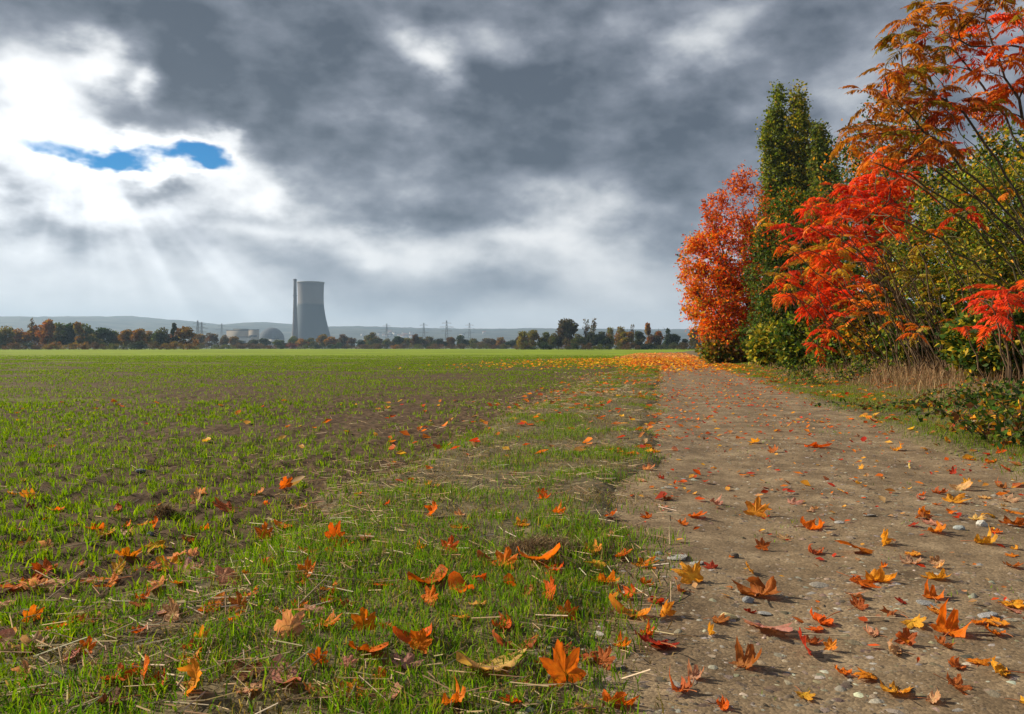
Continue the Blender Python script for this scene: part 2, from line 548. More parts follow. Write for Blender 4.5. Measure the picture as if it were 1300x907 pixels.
def path_material():
    mt, nt, bs = mat_base('gravel_path')
    geo = mnode(nt, 'ShaderNodeNewGeometry')
    vo = mnode(nt, 'ShaderNodeTexVoronoi')
    vo.inputs['Scale'].default_value = 130.0
    vo.inputs['Randomness'].default_value = 1.0
    nt.links.new(geo.outputs['Position'], vo.inputs['Vector'])
    no = mnode(nt, 'ShaderNodeTexNoise')
    no.inputs['Scale'].default_value = 3.0
    no.inputs['Detail'].default_value = 12.0
    no.inputs['Roughness'].default_value = 0.7
    nt.links.new(geo.outputs['Position'], no.inputs['Vector'])
    rp = mnode(nt, 'ShaderNodeValToRGB')
    cols = [(0.30, (0.078, 0.053, 0.030)), (0.5, (0.172, 0.122, 0.072)), (0.70, (0.30, 0.225, 0.14))]
    while len(rp.color_ramp.elements) < 3: rp.color_ramp.elements.new(0.5)
    for e, (p, c) in zip(rp.color_ramp.elements, cols):
        e.position = p; e.color = (*c, 1)
    nt.links.new(no.outputs['Fac'], rp.inputs[0])
    sp = mnode(nt, 'ShaderNodeSeparateColor')
    nt.links.new(vo.outputs['Color'], sp.inputs[0])
    mr = mnode(nt, 'ShaderNodeMapRange')
    mr.inputs['To Min'].default_value = 0.55; mr.inputs['To Max'].default_value = 1.35
    nt.links.new(sp.outputs[0], mr.inputs['Value'])
    mx = mnode(nt, 'ShaderNodeMix', data_type='RGBA', blend_type='MULTIPLY')
    mx.inputs[0].default_value = 0.75
    nt.links.new(rp.outputs[0], mx.inputs[6])
    nt.links.new(mr.outputs[0], mx.inputs[7])
    nt.links.new(mx.outputs[2], bs.inputs['Base Color'])
    bs.inputs['Roughness'].default_value = 0.9
    bs.inputs['Specular IOR Level'].default_value = 0.2
    bp = mnode(nt, 'ShaderNodeBump')
    bp.inputs['Strength'].default_value = 0.3
    bp.inputs['Distance'].default_value = 0.004
    bp.invert = True
    nt.links.new(vo.outputs['Distance'], bp.inputs['Height'])
    bp2 = mnode(nt, 'ShaderNodeBump')
    bp2.inputs['Strength'].default_value = 0.5
    bp2.inputs['Distance'].default_value = 0.02
    nt.links.new(no.outputs['Fac'], bp2.inputs['Height'])
    nt.links.new(bp.outputs[0], bp2.inputs['Normal'])
    nt.links.new(bp2.outputs[0], bs.inputs['Normal'])
    return mt

M_PATH = path_material()
M_FIELD = field_material()
M_PLAIN = noise_material('plain_ground', [(0.04, 0.05, 0.02), (0.07, 0.075, 0.03), (0.11, 0.10, 0.05)], 0.02, bump=0)

base_me = np_mesh('ground', [(-7000, -60, -0.16), (7000, -60, -0.16), (7000, 6900, -0.16), (-7000, 6900, -0.16)], np.array([[0, 1, 2, 3]]), M_PLAIN)
tag(link_mesh('ground', base_me), kind='structure')

Yf = np.exp(np.linspace(np.log(0.9), np.log(900), 430))
o = grid_sheet('field', Yf, lambda Y: -0.95 * Y - 3.0, lambda Y: np.where(Y < 75, SL * Y - 1.15, SL * Y - 1.15 + 0.35 * (Y - 75)), 330, z_field, M_FIELD)
tag(o, kind='structure')
Yp = np.exp(np.linspace(np.log(0.7), np.log(150), 300))
o = grid_sheet('path', Yp, lambda Y: SL * Y - 0.75, lambda Y: SL * Y + 2.9, 130, z_path, M_PATH)
tag(o, kind='structure')
Yv = np.exp(np.linspace(np.log(0.7), np.log(75), 230))
o = grid_sheet('grass_verge', Yv, lambda Y: SL * Y - 2.35, lambda Y: SL * Y + 0.4, 110, z_vergeL, M_VERGE)
tag(o, kind='structure')
Yb = np.exp(np.linspace(np.log(1.5), np.log(150), 200))
ub = np.concatenate([np.linspace(0, 3, 70), np.linspace(3.15, 40, 30)])
def bank_sheet():
    YY = np.repeat(Yb[:, None], 100, 1)
    XX = SL * YY + 1.7 + ub[None, :]
    ZZ = z_bank(XX, YY)
    V = np.stack([XX, YY, ZZ], -1).reshape(-1, 3)
    i = (np.arange(len(Yb) - 1)[:, None] * 100 + np.arange(99)[None, :]).ravel()
    me = np_mesh('hedge_bank', V, np.stack([i, i + 1, i + 101, i + 100], -1), M_VERGE, smooth=True)
    return link_mesh('hedge_bank', me)
tag(bank_sheet(), kind='structure')

# ------------------------------------------------------------------ blades: crop, grass, straw
def blades(P, hgts, width, lean, col, seg2=True):
    """P (n,3) roots; returns V, faces, colours of thin bent blades"""
    n = len(P)
    a = rng.uniform(0, 2 * np.pi, n)
    side = np.stack([np.cos(a), np.sin(a), np.zeros(n)], -1)
    b = rng.uniform(0, 2 * np.pi, n)
    out = np.stack([np.cos(b), np.sin(b), np.zeros(n)], -1)
    up = np.array([0, 0, 1.0])
    h = hgts[:, None]; w = width[:, None] * 0.5; l = lean[:, None]
    P = P - up * 0.008
    mid = P + up * h * 0.6 + out * h * l * 0.35
    tip = P + up * h * np.sqrt(np.clip(1 - l * l * 0.6, 0.1, 1)) + out * h * l
    if seg2:
        V = np.stack([P - side * w, P + side * w, mid + side * w * 0.9, mid - side * w * 0.9, tip], 1).reshape(-1, 3)
        k = np.arange(n) * 5
        fq = np.stack([k, k + 1, k + 2, k + 3], -1); ft = np.stack([k + 3, k + 2, k + 4], -1)
        return V, fq, ft, np.repeat(col, 5, 0)
    V = np.stack([P - side * w, P + side * w, tip], 1).reshape(-1, 3)
    k = np.arange(n) * 3
    return V, None, np.stack([k, k + 1, k + 2], -1), np.repeat(col, 3, 0)

def join_parts(parts):
    Vs, Fq, Ft, Cs, off = [], [], [], [], 0
    for V, fq, ft, c in parts:
        if fq is not None: Fq.append(fq + off)
        if ft is not None: Ft.append(ft + off)
        Vs.append(V); Cs.append(c); off += len(V)
    faces = []
    if Fq: faces.append(np.concatenate(Fq))
    if Ft: faces.append(np.concatenate(Ft))
    return np.concatenate(Vs), faces, np.concatenate(Cs)

def mixcol(n, cols, probs=None, jit=0.18):
    cols = np.array(cols)
    i = rng.choice(len(cols), n, p=probs)
    return cols[i] * (1 + jit * rng.normal(size=(n, 1))).clip(0.5, 1.6) * (1 + 0.06 * rng.normal(size=(n, 3)))

def crop():
    n = 165000
    Y = rng.uniform(1.3, 100, n)
    lo = -0.80 * Y - 1.2; hi = SL * Y - 1.55
    X = lo + (hi - lo) * rng.random(n)
    # sown in rows across the view
    Y = np.where(Y < 30, np.round(Y / 0.125) * 0.125 + rng.normal(0, 0.028, n), Y)
    dens = fbm(X * 0.55, Y * 0.55, 50, 4)
    patch = fbm(X * 0.10, Y * 0.22, 53, 3)
    keep = rng.random(n) < np.clip(0.72 + 2.6 * (dens - 0.5) + 1.6 * (patch - 0.5), 0.06, 1)
    keep &= rng.random(n) < (1 - 0.10 * np.exp(-((Y - 17) / 7.0) ** 2))
    keep &= rng.random(n) < 0.35 + 0.65 * sstep(uu(X, Y), -1.5, -2.9)
    keep &= rng.random(n) < 1 - sstep(Y, 50, 100)
    X, Y = X[keep], Y[keep]
    near = Y < 12
    parts = []
    for sel, nb, seg2 in ((near, 4, True), (~near, 3, False)):
        x, y = np.repeat(X[sel], nb), np.repeat(Y[sel], nb)
        x = x + rng.normal(0, 0.010, len(x)); y = y + rng.normal(0, 0.008, len(x))
        P = np.stack([x, y, gz(x, y)], -1)
        h = rng.uniform(0.028, 0.066, len(x)) * (0.7 + 0.6 * fbm(x * 1.2, y * 1.2, 57, 2))
        w = np.maximum(rng.uniform(0.0035, 0.0068, len(x)), y * 0.0008)
        l = rng.uniform(0.1, 0.85, len(x))
        c = mixcol(len(x), [(0.135, 0.235, 0.006), (0.19, 0.29, 0.007), (0.26, 0.33, 0.010), (0.075, 0.15, 0.006)], [0.35, 0.35, 0.15, 0.15])
        parts.append(blades(P, h, w, l, c, seg2))
    V, f, c = join_parts(parts)
    o = link_mesh('crop_seedlings', np_mesh('crop_seedlings', V, f, M_GRASS, c))
    tag(o, 'young green cereal shoots sprouting from dark soil', 'crop', kind='stuff')

def verge_grass():
    parts = []
    def add(X, Y, h0, h1, cols, probs, keep, wmul=1.0, lean=(0.1, 0.9)):
        X, Y = X[keep], Y[keep]
        P = np.stack([X, Y, gz(X, Y)], -1)
        h = rng.uniform(h0, h1, len(X)) * (0.55 + 0.9 * fbm(X * 2.5, Y * 2.5, 59, 2))
        w = np.maximum(rng.uniform(0.0022, 0.0045, len(X)) * wmul, Y * 0.0004)
        c = mixcol(len(X), cols, probs)
        parts.append(blades(P, h, w, rng.uniform(*lean, len(X)), c, True))
    green = [(0.095, 0.20, 0.010), (0.16, 0.28, 0.012), (0.22, 0.30, 0.02), (0.27, 0.21, 0.07)]
    # left verge, nearest
    n = 120000
    Y = np.exp(rng.uniform(np.log(1.3), np.log(34), n))
    U = rng.uniform(-2.1, 0.12, n) ; X = U + SL * Y
    d = fbm(X * 1.9, Y * 1.9, 61, 4)
    edge = np.minimum(sstep(U, -2.0, -1.3), sstep(U, 0.1 + 0.35 * (fbm(X, Y, 20, 2) - .5), -0.3))
    keep = rng.random(n) < np.clip((d - 0.475) * 8, 0.04, 1) * edge
    add(X, Y, 0.025, 0.065, green, [0.4, 0.35, 0.15, 0.10], keep)
    # grass to the left of the camera, in front of the crop
    n = 60000
    Y = rng.uniform(1.2, 2.9, n); X = rng.uniform(-2.9, 0.4, n)
    d = fbm(X * 2.2, Y * 2.2, 64, 4)
    keep = (rng.random(n) < np.clip((d - 0.50) * 8, 0.02, 1) * sstep(Y, 2.9, 2.2)) & (uu(X, Y) < -0.1)
    add(X, Y, 0.022, 0.06, green, [0.45, 0.35, 0.15, 0.05], keep)
    # right verge
    n = 110000
    Y = np.exp(rng.uniform(np.log(1.6), np.log(45), n))
    U = rng.uniform(2.0, 4.6, n); X = U + SL * Y
    d = fbm(X * 1.5, Y * 1.5, 67, 4)
    keep = rng.random(n) < np.clip((d - 0.33) * 6, 0.05, 1) * sstep(U, 2.05, 2.5) * (1 - 0.9 * sstep(U, 3.2, 4.4))
    add(X, Y, 0.025, 0.06, [(0.11, 0.20, 0.010), (0.17, 0.26, 0.012), (0.23, 0.25, 0.025), (0.25, 0.19, 0.07)], [0.35, 0.35, 0.18, 0.12], keep)
    # brown and tan thatch between the green tufts
    thatch = [(0.24, 0.17, 0.085), (0.16, 0.11, 0.05), (0.34, 0.26, 0.15), (0.11, 0.11, 0.03)]
    n = 60000
    Y = np.exp(rng.uniform(np.log(1.3), np.log(30), n)); U = rng.uniform(-2.2, 0.05, n); X = U + SL * Y
    keep = rng.random(n) < np.clip((fbm(X * 2.4, Y * 2.4, 62, 3) - 0.28) * 4, 0.1, 1) * sstep(U, 0.1, -0.35) * sstep(U, -2.3, -1.5)
    add(X, Y, 0.02, 0.05, thatch, None, keep, 1.0, (0.75, 1.15))
    n = 34000
    Y = np.exp(rng.uniform(np.log(3.0), np.log(40), n)); U = rng.uniform(2.2, 5.2, n); X = U + SL * Y
    keep = rng.random(n) < sstep(U, 2.2, 2.9)
    add(X, Y, 0.02, 0.06, thatch, None, keep, 1.0, (0.7, 1.15))
    # sparse tufts on the path itself
    n = 9000
    Y = rng.uniform(1.5, 14, n); U = rng.uniform(0.0, 2.2, n); X = U + SL * Y
    keep = fbm(X * 3.2, Y * 3.2, 70, 3) > 0.68
    add(X, Y, 0.012, 0.03, green, [0.4, 0.35, 0.15, 0.10], keep)
    V, f, c = join_parts(parts)
    o = link_mesh('verge_grass', np_mesh('verge_grass', V, f, M_GRASS, c))
    tag(o, 'short green grass growing along both edges of the gravel path', 'grass', kind='stuff')

def dead_grass():
    n = 26000
    Y = np.exp(rng.uniform(np.log(6.5), np.log(34), n))
    U = rng.uniform(3.3, 7.0, n); X = U + SL * Y
    c0 = fbm(X * 1.2, Y * 1.2, 73, 3)
    keep = rng.random(n) < np.clip((c0 - 0.34) * 5, 0, 1) * sstep(U, 3.3, 4.3)
    X, Y, U = X[keep], Y[keep], U[keep]
    P = np.stack([X, Y, gz(X, Y)], -1)
    h = rng.uniform(0.10, 0.42, len(X)) * sstep(U, 3.0, 4.6)
    V, fq, ft, c = blades(P, h, np.maximum(0.004, Y * 0.0005) * np.ones(len(X)), rng.uniform(0.2, 0.95, len(X)),
                          mixcol(len(X), [(0.36, 0.22, 0.11), (0.27, 0.155, 0.075), (0.42, 0.29, 0.16), (0.17, 0.10, 0.05)]))
    o = link_mesh('dead_grass', np_mesh('dead_grass', V, [fq, ft], M_DRY, c))
    tag(o, 'tan dead grass bunched under the shrubs on the bank', 'dead grass', kind='stuff')

def slivers(P, a, L, W, lift, col):
    n = len(P)
    d = np.stack([np.cos(a), np.sin(a), lift], -1) * L[:, None] * 0.5
    s = np.stack([-np.sin(a), np.cos(a), np.zeros(n)], -1) * W[:, None] * 0.5
    top = np.stack([np.zeros(n), np.zeros(n), W * 0.6], -1)
    V = np.stack([P - d - s, P - d + s, P + d + s, P + d - s, P - d + top, P + d + top], 1).reshape(-1, 3)
    k = np.arange(n) * 6
    fq = np.concatenate([np.stack([k, k + 3, k + 5, k + 4], -1), np.stack([k + 1, k + 4, k + 5, k + 2], -1)])
    return V, fq, None, np.repeat(col, 6, 0)

def straw():
    n = 26000
    Y = np.exp(rng.uniform(np.log(1.3), np.log(26), n))
    U = rng.uniform(-4.2, 0.05, n); X = U + SL * Y
    d = fbm(X * 1.3, Y * 1.3, 76, 3)
    w = np.exp(-((U + 1.75) / 0.75) ** 2) + 0.5 * np.exp(-((U + 0.6) / 0.7) ** 2) + 0.10
    keep = rng.random(n) < w * np.clip((d - 0.36) * 4, 0.05, 1)
    X, Y = X[keep], Y[keep]
    m_ = len(X)
    L = rng.uniform(0.02, 0.13, m_) ; W = np.maximum(rng.uniform(0.0018, 0.004, m_), Y * 0.0004)
    P = np.stack([X, Y, gz(X, Y) + 0.008 + 0.02 * rng.random(m_)], -1)
    V, fq, _, c = slivers(P, rng.uniform(0, np.pi, m_), L, W, rng.normal(0, 0.16, m_),
                          mixcol(m_, [(0.50, 0.38, 0.22), (0.38, 0.25, 0.14), (0.25, 0.15, 0.08), (0.60, 0.50, 0.36)], [0.35, 0.3, 0.25, 0.1]))
    o = link_mesh('straw', np_mesh('straw', V, [fq], M_DRY, c))
    tag(o, 'loose bits of dry straw strewn along the field edge', 'straw', kind='stuff')

crop(); verge_grass(); dead_grass(); straw()

# ------------------------------------------------------------------ gravel and stones
def gravel():
    n = 46000
    Y = np.exp(rng.uniform(np.log(1.3), np.log(24), n))
    U = rng.uniform(-0.35, 2.45, n); X = U + SL * Y
    d = fbm(X * 1.6, Y * 1.6, 79, 4)
    keep = rng.random(n) < np.clip((d - 0.28) * 2.6, 0.1, 1)
    X, Y = X[keep], Y[keep]; m_ = len(X)
    s = rng.lognormal(math.log(0.0075), 0.42, m_).clip(0.003, 0.022) * (1 + 0.02 * Y)
    base = np.array([(1, 0, 0), (0.4, 0.9, 0.1), (-0.6, 0.75, 0), (-1, -0.1, 0.05), (-0.4, -0.85, 0), (0.6, -0.8, 0.1), (0.05, 0.1, 0.62), (0.45, -0.2, 0.5)])
    fc = np.array([(0, 1, 7), (1, 6, 7), (1, 2, 6), (2, 3, 6), (3, 4, 6), (4, 7, 6), (4, 5, 7), (5, 0, 7)])
    a = rng.uniform(0, 2 * np.pi, m_)
    B = base[None] * rng.uniform(0.65, 1.3, (m_, 8, 3)) * np.stack([s, s * rng.uniform(0.5, 1, m_), s * rng.uniform(0.25, 0.7, m_)], -1)[:, None, :]
    ca, sa = np.cos(a)[:, None], np.sin(a)[:, None]
    V = np.stack([B[..., 0] * ca - B[..., 1] * sa + X[:, None], B[..., 0] * sa + B[..., 1] * ca + Y[:, None], B[..., 2] + (gz(X, Y) - 0.001)[:, None]], -1).reshape(-1, 3)
    ft = (fc[None] + (np.arange(m_) * 8)[:, None, None]).reshape(-1, 3)
    c = mixcol(m_, [(0.19, 0.145, 0.10), (0.26, 0.21, 0.155), (0.30, 0.275, 0.24), (0.11, 0.088, 0.068), (0.46, 0.41, 0.33)], [0.36, 0.27, 0.14, 0.20, 0.03])
    o = link_mesh('gravel', np_mesh('gravel', V, ft, M_STONE, np.repeat(c, 8, 0)))
    tag(o, 'small grey and brown gravel stones bedded in the path', 'gravel', kind='stuff')
gravel()

def stone_mesh(name, col, seed, flat=0.5):
    r_ = np.random.default_rng(seed)
    bm = bmesh.new()
    bmesh.ops.create_icosphere(bm, subdivisions=2, radius=1.0)
    ax = r_.normal(size=(7, 3)); ax[:, 2] *= 1.4; ax /= np.linalg.norm(ax, axis=1)[:, None]
    lim = r_.uniform(0.45, 0.9, 7)
    for v in bm.verts:
        p = np.array(v.co)
        for a, l in zip(ax, lim):       # facets: cut by a few planes
            t = p @ a
            if t > l: p = p - a * (t - l) * 0.9
        p *= 1 + 0.035 * r_.normal()
        v.co = (p[0], p[1] * 0.75, p[2] * flat)
    for f in bm.faces: f.smooth = False
    me = bpy.data.meshes.new(name)
    bm.to_mesh(me); bm.free()
    a = me.color_attributes.new('Col', 'FLOAT_COLOR', 'POINT')
    for d in a.data: d.color = (*col, 1)
    me.materials.append(M_STONE)
    return me

STONES = [  # px, py, width px, colour, label
    (925, 786, 24, (0.72, 0.58, 0.30), 'pale yellow rounded stone lying on the gravel path', 0.55),
    (1248, 668, 20, (0.74, 0.72, 0.66), 'whitish stone lying on the gravel path', 0.6),
    (1254, 783, 30, (0.36, 0.36, 0.37), 'large flat grey stone half sunk in the gravel path', 0.3),
    (951, 765, 18, (0.30, 0.32, 0.35), 'blue grey stone beside the curled brown leaf on the path', 0.6),
    (862, 709, 34, (0.40, 0.39, 0.37), 'long flat grey stone at the grassy edge of the path', 0.22),
    (885, 716, 20, (0.38, 0.37, 0.35), 'small flat grey stone near the grassy edge of the path', 0.25),
    (1239, 547, 26, (0.52, 0.38, 0.24), 'tan angular rock on the bank below the brambles', 0.85),
    (933, 708, 13, (0.16, 0.13, 0.10), 'dark brown clod of earth on the gravel path', 0.7),
    (1065, 664, 16, (0.42, 0.41, 0.40), 'thin flat pale grey stone in the middle of the path', 0.25),
    (1217, 672, 15, (0.45, 0.50, 0.50), 'small blue white stone on the path beside a curled leaf', 0.5),
    (1175, 768, 26, (0.33, 0.33, 0.33), 'flat dull grey stone sunk in the stony path', 0.22),
    (1040, 745, 28, (0.34, 0.31, 0.27), 'brownish flat stone sunk in the stony path', 0.2),
    (970, 780, 22, (0.37, 0.37, 0.36), 'flat grey stone near the pale yellow stone', 0.25),
    (241, 713, 11, (0.62, 0.60, 0.55), 'small pale stone among leaves at the field edge', 0.7),
    (190, 681, 15, (0.17, 0.17, 0.19), 'dark slate stone behind the upright orange leaf', 0.6),
    (178, 600, 15, (0.20, 0.21, 0.24), 'dark grey slate stone lying in the crop', 0.5),
    (1104, 655, 18, (0.35, 0.33, 0.31), 'narrow flat grey stone on the path by the right verge', 0.2),
    (850, 620, 14, (0.4, 0.38, 0.34), 'greyish flat stone farther up the path', 0.25),
]
for i, (px, py, wpx, colr, lab, flat) in enumerate(STONES):
    X, Y, z = gpt(px, py)
    s = wpx / F * Y * 0.5
    o = link_mesh('stone', stone_mesh('stone', colr, 100 + i, flat))
    o.location = (X, Y, z + s * flat * 0.35)
    o.scale = (s, s, s)
    o.rotation_euler = (random.uniform(-.15, .15), random.uniform(-.15, .15), random.uniform(-0.5, 0.5))
    tag(o, lab, 'stone')

# ------------------------------------------------------------------ fallen leaves
def maple_outline():
    # one side, angle from the tip (deg) and radius; the stalk is at 180
    half = [(0, 1.0), (5, 0.86), (9, 0.80), (13, 0.83), (15, 0.70), (22, 0.56), (27, 0.46), (33, 0.60), (38, 0.74), (43, 0.80), (48, 0.93),
            (53, 0.80), (59, 0.76), (62, 0.66), (72, 0.54), (79, 0.44), (86, 0.52), (93, 0.60), (101, 0.70), (107, 0.60), (117, 0.53), (130, 0.40),
            (143, 0.36), (155, 0.28), (168, 0.14)]
    pts = [(math.radians(a), r) for a, r in half] + [(math.radians(-a), r) for a, r in reversed(half[1:])]
    return pts

def fallen_mesh(name, seed, curl, twist, oval=False):
    r_ = np.random.default_rng(seed)
    if oval:
        pts = [(math.radians(a), 1 / math.sqrt((math.cos(math.radians(a)) / 1.0) ** 2 + (math.sin(math.radians(a)) / 0.38) ** 2)) for a in np.linspace(0, 350, 22)]
    else:
        pts = maple_outline()
    n = len(pts)
    rings = [0.30, 0.62, 0.84, 1.0]
    ang = np.array([p[0] for p in pts]); rad = np.array([p[1] for p in pts]) * (1 + 0.06 * r_.normal(size=n))
    V = [(0, 0)]
    rr = [0.0]; aa = [0.0]
    for k in rings:
        # inner rings are rounder than the outline
        rk = k * (rad * k ** 0.8 + 0.42 * (1 - k ** 0.8)) if not oval else k * rad
        for a, q in zip(ang, rk):
            V.append((math.sin(a) * q, math.cos(a) * q)); rr.append(k); aa.append(a)
    V = np.array(V); rr = np.array(rr); aa = np.array(aa)
    x, y = V[:, 0], V[:, 1]
    r2 = np.hypot(x, y)
    ph = r_.uniform(0, 6.28, 4)
    # folds between the veins, then curling of the rim, then bending of the whole blade
    z = 0.055 * r2 * np.cos(aa * 7.2 + ph[0] * 0.1)
    z += curl * r2 ** 2 * (0.55 + 0.45 * np.cos(aa * r_.integers(1, 4) + ph[1]))
    z += 0.07 * r2 * np.sin(3 * x + ph[2]) * np.cos(2.5 * y + ph[3])
    z += 0.03 * r_.normal(size=len(x)) * (rr > 0.5)
    sq = 1 - 0.28 * min(1.0, abs(curl)) * r2
    P = np.stack([x * sq, y * sq, z], -1)
    # bend about a slanted axis
    th = r_.uniform(0, 3.14); ca, sa = math.cos(th), math.sin(th)
    s_ = P[:, 0] * ca + P[:, 1] * sa; t_ = -P[:, 0] * sa + P[:, 1] * ca
    k = twist
    ang_ = s_ * k
    s2 = np.where(abs(k) > 1e-3, np.sin(ang_) / k, s_) - P[:, 2] * np.sin(ang_)
    z2 = (1 - np.cos(ang_)) / (k if abs(k) > 1e-3 else 1) + P[:, 2] * np.cos(ang_)
    P = np.stack([s2 * ca - t_ * sa, s2 * sa + t_ * ca, z2], -1)
    P[:, 2] -= np.percentile(P[:, 2], 4)
    fan = np.stack([np.zeros(n, int), 1 + np.arange(n), 1 + (np.arange(n) + 1) % n], -1)
    quads = []
    for k in range(len(rings) - 1):
        a0 = 1 + k * n
        i = np.arange(n); j = (i + 1) % n
        quads.append(np.stack([a0 + i, a0 + n + i, a0 + n + j, a0 + j], -1))
    vein = 0.88 + 0.16 * np.abs(np.sin(aa * 3.6))
    rim = 1 - 0.22 * (rr ** 3) * (0.5 + 0.5 * np.sin(aa * 4 + ph[1]))
    c = (vein * rim)[:, None] * np.ones((1, 3))
    c[:, 1] *= 1 - 0.12 * rr ** 2
    c *= 1 + 0.05 * r_.normal(size=c.shape)
    return np_mesh(name, P, [fan, np.concatenate(quads)], M_FALLEN, c.clip(0, 1.2), smooth=True)

def tube_np(pts, rads, sides=5, cap=True):
    pts = np.asarray(pts, float); n = len(pts)
    tg = np.gradient(pts, axis=0); tg = unit(tg)
    ref = np.array([0.31, 0.52, 0.79]) if abs(tg[0] @ np.array([0.31, 0.52, 0.79])) < 0.95 else np.array([1.0, 0, 0])
    a = unit(np.cross(tg, ref)); b = np.cross(tg, a)
    th = np.arange(sides) * 2 * np.pi / sides
    ringv = pts[:, None] + np.asarray(rads)[:, None, None] * (np.cos(th)[None, :, None] * a[:, None] + np.sin(th)[None, :, None] * b[:, None])
    V = ringv.reshape(-1, 3)
    i = (np.arange(n - 1)[:, None] * sides + np.arange(sides)[None]).ravel()
    j = (np.arange(n - 1)[:, None] * sides + (np.arange(sides)[None] + 1) % sides).ravel()
    return V, np.stack([i, j, j + sides, i + sides], -1)

class Tubes:
    def __init__(self): self.V = []; self.F = []; self.off = 0
    def add(self, pts, rads, sides=5):
        v, f = tube_np(pts, rads, sides)
        self.V.append(v); self.F.append(f + self.off); self.off += len(v)
    def mesh(self, name, mat, col=None):
        V = np.concatenate(self.V)
        c = None if col is None else np.ones((len(V), 1)) * np.array(col)[None]
        return np_mesh(name, V, [np.concatenate(self.F)], mat, c, smooth=True)

M_STALK = noise_material('leaf_stalk', [(0.25, 0.07, 0.03), (0.40, 0.16, 0.06)], 20, bump=0)
FLAT = [fallen_mesh('maple_leaf', 10 + i, c, t) for i, (c, t) in enumerate([(0.10, 0.4), (0.22, -0.5), (-0.20, 0.6), (0.15, 0.9), (-0.12, -0.8), (0.3, 0.3)])]
CURL = [fallen_mesh('curled_maple_leaf', 40 + i, c, t) for i, (c, t) in enumerate([(0.6, 1.2), (0.75, -1.0), (0.5, 1.8), (0.9, 0.6), (-0.6, 1.4), (0.7, 1.6), (0.45, 2.1)])]
OVAL = [fallen_mesh('slender_leaf', 70 + i, c, t, True) for i, (c, t) in enumerate([(0.15, 0.5), (0.3, -0.8), (0.2, 1.2)])]
def stalk_mesh(seed):
    r_ = np.random.default_rng(seed)
    t = np.linspace(0, 1, 6)
    pts = np.stack([0.12 * np.sin(t * 2 + r_.uniform(0, 6)) * t, -t * 0.8, 0.03 + 0.20 * t * (1 - t) * r_.uniform(0, 2)], -1)
    T_ = Tubes(); T_.add(pts, np.linspace(0.016, 0.022, 6), 4)
    return T_.mesh('stalk', M_STALK)
STALKS = [stalk_mesh(i) for i in range(4)]

LCOL = {'bright orange': (0.86, 0.26, 0.018), 'deep orange': (0.76, 0.165, 0.014), 'amber yellow': (0.88, 0.43, 0.04), 'rust brown': (0.50, 0.165, 0.045),
        'pinkish tan': (0.68, 0.38, 0.22), 'dull red': (0.50, 0.06, 0.025), 'pale yellow': (0.85, 0.60, 0.20), 'dark brown': (0.20, 0.09, 0.04)}

def surface_word(X, Y):
    u = uu(np.array([X]), np.array([Y]))[0]
    if u < -1.75: return 'among the crop shoots'
    if u < PATH_L: return 'in the verge grass'
    if u < PATH_R: return 'on the stony path'
    return 'in grass below the shrubs'

leaf_count = 0
placed = []
LANDMARKS = []
for _px, _py, _n in [(925, 786, 'pale yellow stone'), (1248, 668, 'whitish stone'), (1254, 783, 'large flat grey stone'), (862, 709, 'long flat grey stone'), (1239, 547, 'tan rock'), (933, 708, 'dark earth clod'),
                     (1040, 745, 'brownish flat stone'), (1065, 664, 'thin pale grey stone'), (208, 660, 'brown grass clod'), (690, 702, 'dead grass mat'), (325, 562, 'upright twig'), (420, 730, 'long straight straw'),
                     (75, 770, 'thick pale stalk'), (463, 802, 'broad upright orange leaf'), (118, 792, 'tent-shaped leaf'), (638, 798, 'crumpled deep orange leaf'), (965, 758, 'cupped brown leaf'), (1205, 805, 'ragged orange leaf'),
                     (1123, 692, 'propped amber leaf'), (875, 738, 'propped yellow leaf'), (560, 660, 'straw at the crop edge'), (178, 600, 'slate in the crop')]:
    _g = gpt(_px, _py); LANDMARKS.append((_g[0], _g[1], _n))
